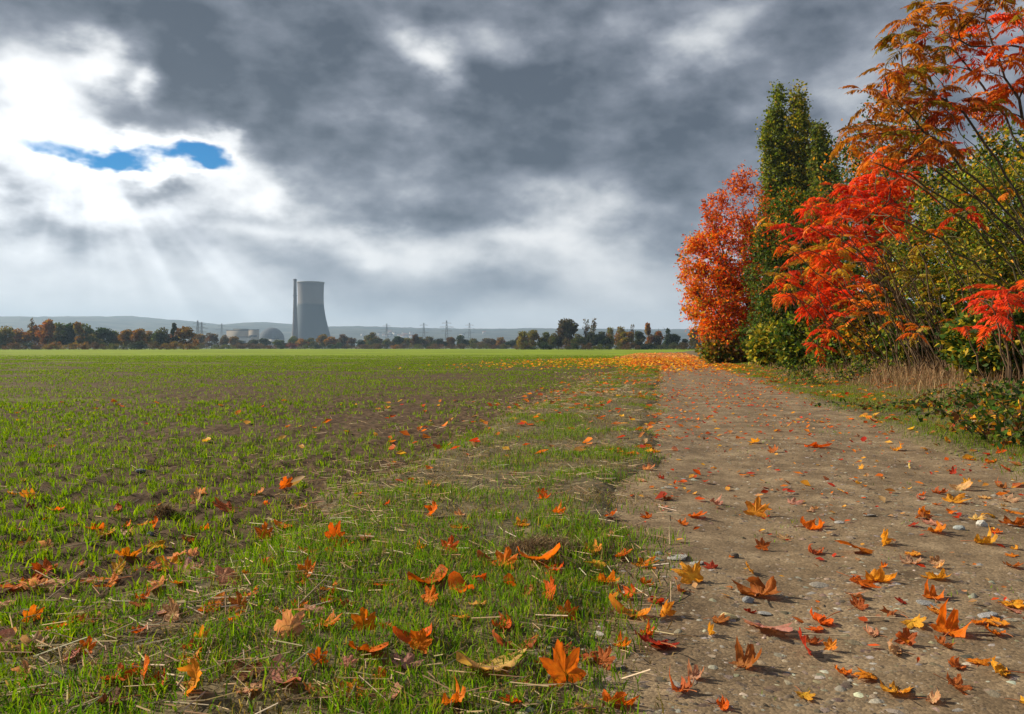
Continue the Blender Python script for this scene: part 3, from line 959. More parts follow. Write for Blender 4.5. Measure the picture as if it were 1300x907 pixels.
def fallen_leaf(px, py, wpx, colour, form='flat', tilt=0.0, label=None):
    """form: flat, curl, up (standing on edge), oval"""
    global leaf_count
    X, Y, z = gpt(px, py)
    s = wpx / F * Y / 1.45
    pool = {'flat': FLAT, 'curl': CURL, 'up': FLAT + CURL[:2], 'oval': OVAL}[form]
    if form == 'oval': s *= 1.35
    me = random.choice(pool)
    word = {'flat': 'flat', 'curl': 'curled', 'up': 'upright', 'oval': 'slender'}[form]
    kindname = 'fallen_leaf'
    o = link_mesh(kindname, me)
    jit = [max(0.0, c * random.uniform(0.85, 1.15)) for c in LCOL[colour]]
    o.color = (*jit, 1)
    o.scale = (s, s, s * random.uniform(0.85, 1.1))
    rz = random.uniform(0, 6.28)
    if form == 'up':
        q = Euler((R(random.uniform(48, 78)), random.uniform(-.3, .3), 0)).to_matrix().to_4x4()
        o.rotation_euler = (Matrix.Rotation(random.uniform(-1.3, 1.3), 4, 'Z') @ q).to_euler()
    else:
        o.rotation_euler = (random.gauss(0, 0.16) + tilt, random.gauss(0, 0.16), rz)
    # rest the lowest point on the ground, slightly pressed in
    m3 = o.rotation_euler.to_matrix() @ Matrix.Diagonal(o.scale)
    co = np.empty(len(me.vertices) * 3, dtype=np.float32); me.vertices.foreach_get('co', co)
    pz = co.reshape(-1, 3) @ np.array(m3).T
    lo = np.percentile(pz[:, 2], 6)
    u = uu(np.array([X]), np.array([Y]))[0]
    lift = 0.006 if -1.8 < u < PATH_L else 0.002
    o.location = (X, Y, z - lo + lift)
    noun = 'maple leaf' if form != 'oval' else 'narrow leaf'
    big = 'large ' if s > 0.085 else ('small ' if s < 0.05 else '')
    lm = min(LANDMARKS, key=lambda l: (l[0] - X) ** 2 + (l[1] - Y) ** 2)
    near = f' near the {lm[2]}' if math.hypot(lm[0] - X, lm[1] - Y) < 0.55 else ''
    lab = label or f'{big}{word} {colour} {noun} {surface_word(X, Y)}{near}'
    if len(lab.split()) > 16: lab = lab.replace(big, '', 1)
    tag(o, lab, 'leaf', 'fallen autumn leaves: ' + lab if not label else 'fallen autumn leaves')
    if wpx > 20 and form != 'oval':
        st = link_mesh('stalk', random.choice(STALKS), o)
        if form in ('flat', 'curl'):
            st.location = (0, -0.05, 0.02)
    leaf_count += 1
    placed.append((X, Y, s))

BIG = [
    # the leaves that can be picked out near the camera
    (463, 802, 40, 'bright orange', 'up', 'bright orange maple leaf standing upright in the grass, broad and unbroken'),
    (220, 790, 42, 'pinkish tan', 'up', 'tall folded pinkish tan leaf standing in the grass'),
    (303, 780, 38, 'rust brown', 'up', 'rust brown curled leaf standing on edge in the grass'),
    (118, 792, 48, 'rust brown', 'curl', 'rust brown leaf curled into a tent on the grass'),
    (638, 798, 44, 'deep orange', 'curl', 'deep orange crumpled leaf beside a pale curled blade'),
    (770, 742, 42, 'bright orange', 'curl', 'crumpled bright orange leaf heap at the edge of the path'),
    (965, 758, 66, 'rust brown', 'curl', 'large rust brown curled leaf cupped upward on the path'),
    (975, 800, 66, 'pinkish tan', 'flat', 'large flat pinkish tan maple leaf on the path'),
    (1205, 805, 64, 'bright orange', 'curl', 'big ragged bright orange leaf on the path by the flat grey stone'),
    (1285, 768, 40, 'amber yellow', 'flat', 'amber yellow leaf on the path by the right verge'),
    (1045, 790, 50, 'deep orange', 'curl', 'deep orange folded leaf in the middle of the path'),
    (1110, 738, 48, 'amber yellow', 'curl', 'amber and orange folded leaf in the middle of the path'),
    (1028, 672, 46, 'bright orange', 'curl', 'bright orange leaf with raised wings on the path'),
    (1035, 702, 34, 'rust brown', 'curl', 'rust brown crumpled leaf lying behind two others on the path'),
    (1123, 692, 28, 'amber yellow', 'up', 'amber yellow maple leaf propped up on the path'),
    (875, 738, 44, 'amber yellow', 'up', 'yellow maple leaf propped up at the grassy edge of the path'),
    (866, 752, 26, 'rust brown', 'curl', 'rust brown leaf lying under the propped yellow one'),
    (880, 656, 28, 'deep orange', 'curl', 'deep orange curled leaf near the left edge of the path'),
    (863, 666, 22, 'deep orange', 'curl', None),
    (1190, 735, 40, 'amber yellow', 'curl', 'amber curled leaf with a long brown stalk on the path'),
    (1158, 716, 32, 'pinkish tan', 'flat', None), (1246, 690, 40, 'amber yellow', 'curl', None), (1210, 638, 32, 'amber yellow', 'curl', None),
    (1185, 760, 40, 'bright orange', 'curl', None), (1158, 792, 38, 'amber yellow', 'curl', None), (1285, 720, 28, 'rust brown', 'curl', None),
    (1268, 792, 34, 'amber yellow', 'flat', None), (1288, 668, 40, 'rust brown', 'flat', None), (902, 806, 22, 'amber yellow', 'up', None),
    (818, 806, 30, 'deep orange', 'curl', None), (966, 698, 22, 'rust brown', 'up', None), (953, 728, 22, 'amber yellow', 'up', None),
    (1088, 772, 30, 'rust brown', 'curl', None), (1193, 778, 28, 'amber yellow', 'flat', None),
    (197, 672, 26, 'bright orange', 'up', 'bright orange oval leaf standing upright by the brown clod'),
    (140, 742, 46, 'bright orange', 'flat', None), (282, 742, 48, 'pinkish tan', 'flat', 'long pale pinkish leaf curled at the field edge'),
    (425, 688, 34, 'deep orange', 'up', 'deep orange leaf standing on edge among the crop shoots'), (392, 702, 34, 'bright orange', 'curl', None),
    (363, 618, 24, 'bright orange', 'up', 'lone bright orange leaf standing up in the crop'), (343, 722, 34, 'deep orange', 'curl', None),
    (549, 656, 30, 'bright orange', 'up', 'folded orange leaf standing in the grass at the field edge'), (588, 672, 24, 'bright orange', 'curl', None),
    (545, 768, 34, 'bright orange', 'up', None), (607, 771, 28, 'pale yellow', 'flat', None), (640, 722, 38, 'bright orange', 'up', 'orange two-lobed leaf upright in the grass behind the dry grass mat'),
    (700, 726, 38, 'deep orange', 'curl', None), (668, 755, 30, 'rust brown', 'curl', None), (698, 762, 38, 'deep orange', 'up', None),
    (720, 788, 30, 'bright orange', 'up', None), (440, 772, 28, 'rust brown', 'curl', None), (583, 786, 26, 'amber yellow', 'flat', None),
    (760, 722, 28, 'amber yellow', 'curl', None), (823, 744, 30, 'deep orange', 'curl', None), (772, 684, 26, 'pinkish tan', 'curl', None),
    (660, 668, 26, 'amber yellow', 'curl', None), (705, 655, 26, 'bright orange', 'curl', None), (774, 656, 22, 'deep orange', 'curl', None),
    (820, 592, 24, 'pinkish tan', 'curl', None), (848, 634, 26, 'rust brown', 'curl', 'rust brown curled leaf where the grass meets the path'),
    (822, 658, 20, 'deep orange', 'curl', None), (45, 742, 44, 'deep orange', 'curl', None), (15, 752, 46, 'deep orange', 'flat', None),
    (165, 716, 40, 'bright orange', 'curl', None), (180, 722, 36, 'deep orange', 'curl', None), (215, 722, 46, 'amber yellow', 'flat', None), (240, 730, 52, 'pinkish tan', 'flat', None),
    (75, 745, 44, 'pinkish tan', 'flat', None), (125, 670, 30, 'bright orange', 'curl', None), (155, 678, 28, 'pinkish tan', 'curl', None), (262, 668, 24, 'bright orange', 'curl', None),
    (245, 690, 32, 'rust brown', 'curl', None), (250, 648, 22, 'pinkish tan', 'up', None), (290, 647, 40, 'rust brown', 'flat', None), (70, 650, 26, 'bright orange', 'curl', None),
    (335, 690, 28, 'bright orange', 'up', None), (355, 780, 24, 'deep orange', 'curl', None), (180, 762, 30, 'deep orange', 'curl', None), (40, 790, 30, 'bright orange', 'up', None),
    (1030, 568, 34, 'deep orange', 'curl', None), (1093, 596, 10, 'amber yellow', 'up', None), (1005, 640, 20, 'pinkish tan', 'curl', None),
    (905, 640, 24, 'pinkish tan', 'curl', None), (1138, 572, 22, 'amber yellow', 'curl', None), (1272, 620, 22, 'rust brown', 'curl', None), (1220, 622, 20, 'pale yellow', 'oval', None),
]
for (px, py, wpx, colr, form, lab) in BIG:
    fallen_leaf(px, py, wpx, colr, form, 0, lab)
# below the photograph's lower edge the same litter goes on
while leaf_count < 300:
    zone = random.random()
    if zone < 0.30:       # path
        px, py = random.uniform(800, 1330), 560 + 345 * random.random() ** 0.75
        if px < 820: continue
        names = ['bright orange', 'deep orange', 'amber yellow', 'rust brown', 'pinkish tan', 'dull red', 'pale yellow']; pr = [4, 3, 4, 3, 4, 2, 1]
    elif zone < 0.60:     # verge in front
        px, py = random.uniform(380, 820), 590 + 315 * random.random() ** 0.6
        names = ['bright orange', 'deep orange', 'amber yellow', 'rust brown', 'pinkish tan', 'pale yellow']; pr = [6, 4, 2, 2, 2, 1]
    elif zone < 0.92:     # field edge on the left
        px, py = random.uniform(-20, 430), 625 + 280 * random.random() ** 1.1
        names = ['bright orange', 'deep orange', 'amber yellow', 'rust brown', 'pinkish tan', 'dark brown']; pr = [6, 4, 2, 2, 4, 1]
    else:                 # right verge
        px, py = random.uniform(1150, 1330), random.uniform(565, 680)
        names = ['bright orange', 'amber yellow', 'rust brown', 'pale yellow', 'dull red']; pr = [3, 3, 2, 2, 1]
    X, Y, z = gpt(px, py)
    s = random.uniform(0.04, 0.095)
    if any((X - a) ** 2 + (Y - b) ** 2 < (0.8 * max(s, c)) ** 2 for a, b, c in placed): continue
    form = random.choices(['flat', 'curl', 'up', 'oval'], [3, 6, 1.6, 1.2])[0]
    fallen_leaf(px, py, s * 1.45 * F / Y * random.uniform(0.55, 1.0), random.choices(names, pr)[0], form)

def litter():
    """the smaller and farther leaves, past the first three hundred"""
    Ps, Ss, Cs, Fm = [], [], [], []
    red = [(0.50, 0.045, 0.02), (0.62, 0.10, 0.02), (0.72, 0.20, 0.025), (0.75, 0.38, 0.06), (0.42, 0.16, 0.06), (0.52, 0.30, 0.15)]
    def add(n, Yr, Ur, size, cols, probs, power=1.0, dfun=None):
        Y = Yr[0] + (Yr[1] - Yr[0]) * rng.random(n) ** power
        U = rng.uniform(Ur[0], Ur[1], n)
        X = U + SL * Y
        if dfun is not None:
            k = rng.random(n) < dfun(X, Y, U)
            X, Y = X[k], Y[k]
        m_ = len(X)
        Ps.append(np.stack([X, Y, gz(X, Y) + 0.004 + 0.008 * rng.random(m_)], -1))
        Ss.append(rng.uniform(size[0], size[1], m_)); Cs.append(mixcol(m_, cols, probs, 0.2))
    clump = lambda s_: (lambda X, Y, U: np.clip((fbm(X * s_, Y * s_, 83, 3) - 0.3) * 3, 0.1, 1))
    add(2300, (4.0, 30), (-0.2, 2.4), (0.014, 0.036), red, [.22, .22, .2, .14, .12, .10], 0.9, clump(0.9))
    add(500, (2.0, 9), (-0.2, 2.3), (0.008, 0.02), red, [.15, .15, .15, .2, .2, .15])
    add(4300, (24, 66), (-1.6, 3.2), (0.04, 0.10), [(0.62, 0.13, 0.02), (0.78, 0.26, 0.03), (0.85, 0.46, 0.05), (0.38, 0.14, 0.05)], [.25, .28, .3, .17], 1.0, lambda X, Y, U: sstep(Y, 24, 36))
    add(4800, (28, 62), (-11, -1.0), (0.04, 0.09), [(0.80, 0.26, 0.03), (0.85, 0.46, 0.05), (0.6, 0.10, 0.02)], [.4, .5, .1], 1.0, lambda X, Y, U: np.exp(-((U + 1) / 5.5) ** 2) * sstep(Y, 27, 42))
    add(2000, (60, 120), (-4.0, 3.0), (0.07, 0.16), [(0.75, 0.30, 0.16), (0.80, 0.42, 0.12), (0.7, 0.2, 0.06)], None, 1.0)
    add(2600, (5, 36), (2.1, 5.0), (0.025, 0.06), red, [.14, .16, .25, .2, .15, .10], 0.8, clump(1.1))
    add(800, (4.5, 26), (-2.4, 0.0), (0.03, 0.06), red, [.1, .25, .35, .12, .1, .08], 0.8, clump(1.2))
    add(90, (4.0, 12), (-9, -2.2), (0.03, 0.06), red, [.05, .25, .4, .2, .05, .05], 0.8)
    P = np.concatenate(Ps); S = np.concatenate(Ss)[:, None]; C = np.concatenate(Cs)
    n = len(P)
    a = rng.uniform(0, 2 * np.pi, n)
    d = np.stack([np.cos(a), np.sin(a), rng.normal(0, 0.25, n)], -1)
    s = np.stack([-np.sin(a), np.cos(a), rng.normal(0, 0.25, n)], -1)
    w = rng.uniform(0.35, 0.8, n)[:, None]
    up = np.array([0, 0, 1.0]) * rng.uniform(0.05, 0.75, n)[:, None]
    b0 = P - d * S; tip = P + d * S + up * S * 0.6
    l1 = P - d * S * 0.15 + s * S * w + up * S; r1 = P - d * S * 0.15 - s * S * w + up * S * 0.7
    c1 = P + d * S * 0.1
    l2 = P + d * S * 0.55 + s * S * w * 0.75 + up * S * 0.8; r2 = P + d * S * 0.55 - s * S * w * 0.75 + up * S * 0.5
    V = np.stack([b0, l1, c1, r1, l2, r2, tip], 1).reshape(-1, 3)
    k = np.arange(n) * 7
    ft = np.concatenate([np.stack([k, k + 2, k + 1], -1), np.stack([k, k + 3, k + 2], -1), np.stack([k + 2, k + 4, k + 1], -1), np.stack([k + 2, k + 3, k + 5], -1),
                         np.stack([k + 2, k + 6, k + 4], -1), np.stack([k + 2, k + 5, k + 6], -1)])
    o = link_mesh('leaf_litter', np_mesh('leaf_litter', V, ft, M_LEAF, np.repeat(C, 7, 0)))
    tag(o, 'small red, orange and yellow fallen leaves scattered over path and field edge', 'leaf litter', kind='stuff')
litter()

# ------------------------------------------------------------------ twigs, stalks and clods
M_TWIG = noise_material('dry_twig', [(0.30, 0.22, 0.14), (0.48, 0.38, 0.25)], 30, bump=0.2)
def twig(px, py, pts, r0, label, cat='twig', name='twig', mat=None):
    X, Y, z = gpt(px, py)
    T_ = Tubes()
    for p, ra in pts:
        p = np.array(p, float)
        T_.add(p, np.linspace(ra, ra * 0.45, len(p)), 5)
    o = link_mesh(name, T_.mesh(name, mat or M_TWIG)); o.location = (X, Y, z - 0.005)
    tag(o, label, cat)
    return o
twig(325, 562, [([(0, 0, 0), (0.006, 0, 0.07), (0.0, 0.01, 0.14), (-0.008, 0.01, 0.20), (-0.016, 0.01, 0.225)], 0.006),
                ([(0.004, 0, 0.012), (-0.05, 0.0, 0.03), (-0.11, 0.02, 0.04)], 0.004)], 0.006, 'pale dry twig standing upright in the crop field')
STK = [  # px,py,len m,angle deg,label
    (1128, 790, 0.13, -20, 'white split straw lying on the path beside the ragged orange leaf'),
    (1035, 812, 0.16, -14, 'long pale stalk lying on the path near the folded deep orange leaf'),
    (118, 615, 0.06, 30, 'short pale straw lying among the crop shoots'),
    (420, 730, 0.16, 5, 'long straight straw lying across the grass'),
    (75, 770, 0.20, 60, 'thick pale stalk leaning over soil at the field edge'),
    (250, 770, 0.22, 12, 'long dry straw lying in front of the upright tan leaf'),
    (385, 795, 0.12, -35, 'short dry straw lying in the grass near the rust brown leaf'),
    (400, 765, 0.14, 55, 'slanting dry straw in the short grass'),
    (620, 745, 0.14, 150, 'dry straw poking up beside the rust brown crumpled leaf'),
    (690, 800, 0.13, 165, 'grey willow-like straw lying near the crumpled deep orange leaf'),
    (560, 660, 0.16, 8, 'straight dry straw at the edge of crop and verge'),
    (850, 690, 0.10, 80, 'thin dark stalk sticking up at the grassy path edge'),
    (100, 700, 0.18, 40, 'dry straw crossing dark soil by the orange leaves'),
    (20, 720, 0.18, 20, 'dry straw half under the left orange leaves'),
]
for px, py, ln, a, lab in STK:
    ca, sa = math.cos(R(a)), math.sin(R(a))
    lift = 0.5 if a > 50 and a < 120 else 0.06
    twig(px, py, [([(-ca * ln / 2, -sa * ln / 2, 0.012), (-ca * ln * .1, -sa * ln * .1, 0.014 + lift * ln * 0.4), (ca * ln / 2, sa * ln / 2, 0.014 + lift * ln)], 0.003)], 0.003, lab, 'straw', 'dry_stalk')

def mound(px, py, rx, ry, h, label, seed, n, cols, hb):
    X, Y, z = gpt(px, py)
    root = empty('dry_grass_clod', (X, Y, z))
    tag(root, label, 'grass clod')
    r_ = np.random.default_rng(seed)
    t = np.linspace(0, 1, 8); a = np.linspace(0, 2 * np.pi, 18, endpoint=False)
    TT, AA = np.meshgrid(t, a, indexing='ij')
    rr_ = TT * (1 + 0.18 * np.sin(AA * 3 + 1) + 0.10 * np.sin(AA * 5))
    V = np.stack([rr_ * np.cos(AA) * rx, rr_ * np.sin(AA) * ry, h * (1 - TT ** 2) + 0.10 * h * r_.normal(size=TT.shape) - 0.012 * TT], -1).reshape(-1, 3)
    i = (np.arange(7)[:, None] * 18 + np.arange(18)[None]).ravel(); j = (np.arange(7)[:, None] * 18 + (np.arange(18)[None] + 1) % 18).ravel()
    link_mesh('clod', np_mesh('clod', V, np.stack([i, j, j + 18, i + 18], -1), M_SOIL, smooth=True), root)
    rad = np.sqrt(r_.random(n)); an = r_.uniform(0, 6.283, n)
    P = np.stack([rad * np.cos(an) * rx, rad * np.sin(an) * ry, h * (1 - rad ** 2)], -1)
    Vb, fq, ft, c = blades(P, r_.uniform(0.4, 1, n) * hb, np.full(n, 0.003), r_.uniform(0.5, 1.0, n), mixcol(n, cols))
    link_mesh('dead_blades', np_mesh('dead_blades', Vb, [fq, ft], M_DRY, c), root)
mound(208, 660, 0.075, 0.06, 0.06, 'round clod of dark soil covered in brown dead grass', 3, 900, [(0.24, 0.15, 0.07), (0.14, 0.085, 0.04), (0.34, 0.24, 0.13)], 0.045)
mound(690, 702, 0.15, 0.10, 0.025, 'flat mat of brown dead grass in the verge', 5, 1200, [(0.20, 0.13, 0.07), (0.13, 0.085, 0.045), (0.30, 0.21, 0.12)], 0.07)

# ------------------------------------------------------------------ trees and shrubs on the right
def leaf_cards(P, D, N, L, W, col, fold=0.18):
    n = len(P)
    D = unit(D); S = unit(np.cross(D, N)); Nn = np.cross(S, D)
    L = L[:, None]; W = W[:, None]
    m_ = P + D * L * 0.45 + Nn * W * fold
    V = np.stack([P, m_ + S * W * 0.5, P + D * L, m_ - S * W * 0.5], 1).reshape(-1, 3)
    k = np.arange(n) * 4
    ft = np.concatenate([np.stack([k, k + 1, k + 2], -1), np.stack([k, k + 2, k + 3], -1)])
    return V, ft, np.repeat(col, 4, 0)

def bez(a, b, c, n):
    t = np.linspace(0, 1, n)[:, None]
    return a * (1 - t) ** 2 + 2 * b * t * (1 - t) + c * t * t

def sample_lobes(lobes, n, gap=0.0, shell=2.0):
    vol = np.array([l[1][0] * l[1][1] * l[1][2] for l in lobes]) * np.array([l[2] if len(l) > 2 else 1 for l in lobes])
    k = rng.choice(len(lobes), n, p=vol / vol.sum())
    c = np.array([l[0] for l in lobes])[k]; r = np.array([l[1] for l in lobes])[k]
    d = rand_dirs(n) * (rng.random((n, 1)) ** (1 / (3 * 1.0)) if shell <= 1 else rng.random((n, 1)) ** (1 / (3 * shell)))
    d *= 1 + 0.10 * rng.normal(size=(n, 1)).clip(-1.5, 1.3)
    return c + d * r

def wood_tree(name, label, cat, base, lobes, n_limbs, n_twigs, lpt, leaf, colfun, bark, trunk_r, stems=1, group=None, droop=0.15, spread=0.16, upbow=0.25,
              stem_spread=0.2, twig_r=0.012, wild=0.06, shell=2.0, leaf_ar=0.55, part='crown'):
    base = np.array(base, float)
    root = empty(name, base)
    tag(root, label, cat, group)
    tips = sample_lobes(lobes, n_twigs, shell=shell)          # relative to base
    tips[:, 2] = np.maximum(tips[:, 2], 0.12)
    ht = max(l[0][2] + l[1][2] for l in lobes)
    T_ = Tubes()
    # stems
    stem_pts = []
    st_top = []
    cen = np.mean([l[0] for l in lobes], 0)
    for s in range(stems):
        a = rng.uniform(0, 6.28); o_ = np.array([math.cos(a), math.sin(a), 0]) * stem_spread * (rng.random() if stems > 1 else 0)
        top = np.array([cen[0] * 0.75, cen[1] * 0.75, ht * 0.72]) + (rng.normal(size=3) * np.array([1, 1, 0.5]) * 0.05 * ht if stems > 1 else 0)
        ctrl = o_ + np.array([0, 0, ht * 0.4]) + rng.normal(size=3) * 0.04 * ht
        p = bez(o_ - np.array([0, 0, 0.15]), ctrl, top, 12)
        p[1:-1] += rng.normal(size=(10, 3)) * 0.008 * ht
        rr_ = trunk_r / math.sqrt(stems) * (1 - 0.82 * np.linspace(0, 1, 12) ** 0.9)
        T_.add(p, rr_, 8)
        stem_pts.append(np.concatenate([p, rr_[:, None]], 1))
    SP = np.concatenate(stem_pts)
    # limbs go to spread-out tips
    idx = [0]
    dmin = np.linalg.norm(tips - tips[0], axis=1)
    for _ in range(n_limbs - 1):
        j = int(np.argmax(dmin)); idx.append(j)
        dmin = np.minimum(dmin, np.linalg.norm(tips - tips[j], axis=1))
    net = [SP[2:]]
    for j in idx:
        e = cen + (tips[j] - cen) * 0.8
        want = e[2] - 0.45 * np.linalg.norm(e[:2] - cen[:2]) - 0.08 * ht
        c = np.abs(SP[:, 2] - want) + 0.15 * np.linalg.norm(SP[:, :3] - e, axis=1)
        s = SP[int(np.argmin(c))]
        a = s[:3]; ln = np.linalg.norm(e - a)
        b = (a + e) / 2 + np.array([0, 0, upbow * ln * rng.uniform(-0.4, 0.8)]) + rng.normal(size=3) * 0.08 * ln
        p = bez(a, b, e, 9); p[1:-1] += rng.normal(size=(7, 3)) * 0.02 * ln
        r0 = max(min(s[3] * 0.6, 0.018 * ln + 0.01), twig_r)
        rr_ = r0 * (1 - 0.75 * np.linspace(0, 1, 9))
        T_.add(p, rr_, 5)
        net.append(np.concatenate([p, rr_[:, None]], 1)[1:])
    NET = np.concatenate(net)
    LP, LD = [], []
    for i in range(len(tips)):
        e = tips[i]
        dv = NET[:, :3] - e
        c = np.linalg.norm(dv, axis=1) + 1.2 * np.maximum(0, dv[:, 2]) + 0.02
        s = NET[int(np.argmin(c))]
        a = s[:3]; ln = max(np.linalg.norm(e - a), 0.05)
        b = (a + e) / 2 + np.array([0, 0, 0.15 * ln]) + rng.normal(size=3) * 0.12 * ln
        p = bez(a, b, e, 5)
        r0 = min(s[3] * 0.7, twig_r * (0.5 + 0.5 * ln))
        T_.add(p, r0 * np.array([1, .8, .6, .45, .25]), 3)
        k = lpt
        t = rng.uniform(0.15, 1.0, k) ** 0.7
        q_ = a * ((1 - t) ** 2)[:, None] + 2 * b * (t * (1 - t))[:, None] + e * (t * t)[:, None]
        q_ = q_ + rng.normal(size=(k, 3)) * spread * (0.4 + 0.6 * rng.random((k, 1)))
        LP.append(q_)
        LD.append(unit((e - a)[None]) * 0.5 + rng.normal(size=(k, 3)) * 0.6 + np.array([0, 0, -droop]))
    LP = np.concatenate(LP); LD = np.concatenate(LD)
    ok = LP[:, 2] > 0.06
    LP, LD = LP[ok], LD[ok]
    n = len(LP)
    N_ = rand_dirs(n) + np.array([0, 0, 0.7])
    Ls = rng.uniform(leaf[0], leaf[1], n)
    V, ft, c = leaf_cards(LP, LD, N_, Ls, Ls * leaf_ar * rng.uniform(0.75, 1.25, n), colfun(LP, n))
    link_mesh('trunk', T_.mesh('trunk', bark), root)
    cr = link_mesh(part, np_mesh(part, V, ft, M_LEAF, c), root)
    return root

def palette(cols, probs, jit=0.16, patch=None):
    def f(P, n):
        return mixcol(n, cols, probs, jit)
    return f

RED = (0.62, 0.045, 0.008); SCAR = (0.74, 0.095, 0.008); ORG = (0.78, 0.21, 0.010); AMB = (0.70, 0.33, 0.03); YEL = (0.55, 0.42, 0.04)
OLV = (0.20, 0.19, 0.022); GRN = (0.065, 0.125, 0.018); DGR = (0.035, 0.072, 0.016); LIM = (0.26, 0.31, 0.025); BRN = (0.20, 0.09, 0.03)

def place(px, Y):
    X = at(px, Y)
    return np.array([X, Y, gz1(X, Y) - 0.02])

# cherry turning red, at the far end of the hedge
b0 = place(952, 40)
def rel(px, py, Y, b):
    """centre of a lobe relative to a base, from a pixel and a distance"""
    return (at(px, Y) - b[0], Y - b[1], hgt(py, Y) - b[2])
def pxm(n, Y): return n / F * Y
def cherry_col(P, n):
    lo = mixcol(n, [RED, SCAR, ORG, AMB, OLV, DGR], [0.08, 0.32, 0.33, 0.09, 0.10, 0.08], 0.24)
    edge = mixcol(n, [ORG, AMB, SCAR, YEL], [0.45, 0.30, 0.15, 0.10], 0.15)
    hi = mixcol(n, [(0.46, 0.07, 0.02), (0.56, 0.11, 0.02), ORG], None, 0.2)
    t = sstep(P[:, 2], 5.5, 8.0)[:, None]
    e = (sstep(-P[:, 0], 1.7, 3.1) * (P[:, 2] < 6.5))[:, None] * (rng.random((n, 1)) < 0.7)
    return np.where(rng.random((n, 1)) < t, hi, np.where(e > 0.5, edge, lo))
wood_tree('cherry_tree', 'spreading tree with red and orange leaves at the far end of the hedge', 'tree', b0,
          [(rel(915, 385, 40, b0), (pxm(50, 40), 2.0, pxm(55, 40)), 1.3), (rel(925, 320, 40, b0), (pxm(46, 40), 2.0, pxm(55, 40)), 1.3), (rel(945, 265, 40, b0), (pxm(36, 40), 1.6, pxm(48, 40)), 0.45),
           (rel(896, 345, 40, b0), (pxm(36, 40), 1.5, pxm(52, 40)), 1.3), (rel(975, 350, 39, b0), (pxm(36, 40), 2.0, pxm(80, 40)), 0.8), (rel(920, 425, 39, b0), (pxm(36, 40), 1.5, pxm(24, 40)), 1.2), (rel(930, 400, 39.5, b0), (pxm(48, 40), 1.8, pxm(40, 40)), 1.2),
           (rel(905, 270, 40, b0), (pxm(14, 40), 0.5, pxm(26, 40)), 3.0), (rel(884, 310, 40, b0), (pxm(16, 40), 0.5, pxm(12, 40)), 3.0), (rel(945, 228, 40, b0), (pxm(9, 40), 0.4, pxm(22, 40)), 3.0), (rel(922, 245, 40, b0), (pxm(10, 40), 0.4, pxm(18, 40)), 3.0)],
          28, 1750, 18, (0.11, 0.21), cherry_col, M_BARK, 0.22, stems=3, spread=0.17, wild=0.1, leaf_ar=0.5)

# two poplars
def poplar(px, top, Y, wpx, label, cols, probs, skew=0):
    b = place(px, Y); h = hgt(top, Y); r = pxm(wpx, Y) / 2
    lobes = []
    for k in range(7):
        t = k / 6
        rr_ = r * (0.80 + 0.22 * math.sin(math.pi * (0.15 + 0.75 * t))) * (1 if t < 0.9 else 0.70)
        lobes.append(((random.uniform(-.2, .2) * r + skew * t, random.uniform(-.2, .2) * r, h * (0.16 + 0.76 * t)), (rr_, rr_, h * 0.095), 1.0))
    return wood_tree('poplar_tree', label, 'tree', b, lobes, 30, 1000, 20, (0.19, 0.33), palette(cols, probs, 0.22), M_BARK_O, 0.35,
                     group='poplars behind the hedge', spread=0.33, upbow=0.3, leaf_ar=0.8, twig_r=0.02, shell=1.5)
poplar(985, 112, 72, 40, 'slim green poplar rising behind the red cherry', [(0.13, 0.17, 0.014), (0.19, 0.22, 0.016), (0.08, 0.11, 0.014), YEL], [.42, .3, .2, .08])
poplar(1018, 106, 71, 46, 'broader poplar with yellowing leaves beside the slim green one', [(0.16, 0.19, 0.016), (0.24, 0.24, 0.018), (0.46, 0.34, 0.03), (0.07, 0.10, 0.016)], [.34, .26, .24, .16])
poplar(1044, 160, 69, 40, 'shorter olive green poplar nearest the bare branched tree', [(0.10, 0.14, 0.018), (0.16, 0.18, 0.02), (0.3, 0.22, 0.03), (0.06, 0.09, 0.016)], [.4, .26, .16, .18])

# dark green hazel in front of the poplars
b1 = place(1000, 33)
def hazel_col(P, n):
    g = mixcol(n, [DGR, GRN, OLV, (0.10, 0.14, 0.02)], [.34, .32, .2, .14], 0.2)
    o_ = mixcol(n, [ORG, AMB, SCAR], None, 0.15)
    k = (P[:, 2] > 4.6) & (rng.random(n) < 0.14)
    return np.where(k[:, None], o_, g)
wood_tree('hazel_tree', 'dense dark green tree between the cherry and the scarlet sumac', 'tree', b1,
          [(rel(1005, 300, 33, b1), (pxm(46, 33), 1.7, pxm(62, 33)), 1), (rel(975, 345, 33, b1), (pxm(30, 33), 1.5, pxm(60, 33)), 0.8), (rel(1015, 390, 32.5, b1), (pxm(60, 33), 1.8, pxm(55, 33)), 1),
           (rel(985, 430, 32, b1), (pxm(50, 33), 1.6, pxm(26, 33)), 1)],
          24, 1000, 18, (0.09, 0.17), hazel_col, M_BARK, 0.18, stems=3, spread=0.17, leaf_ar=0.7)
# ash-like tree behind the sumacs, thin leaved at the top
b2 = place(1120, 31)
wood_tree('ash_tree', 'thinly leaved green tree whose top shows between poplars and the tall sumac', 'tree', b2,
          [(rel(1085, 235, 31, b2), (pxm(48, 31), 1.8, pxm(60, 31)), 0.9), (rel(1125, 190, 31, b2), (pxm(55, 31), 1.8, pxm(70, 31)), 0.6), (rel(1095, 330, 31, b2), (pxm(85, 31), 1.8, pxm(95, 31)), 1.0)],
          26, 760, 17, (0.10, 0.18), palette([DGR, GRN, OLV, ORG, AMB], [.25, .33, .24, .09, .09], 0.2), M_BARK, 0.2, stems=2, spread=0.2, leaf_ar=0.6)
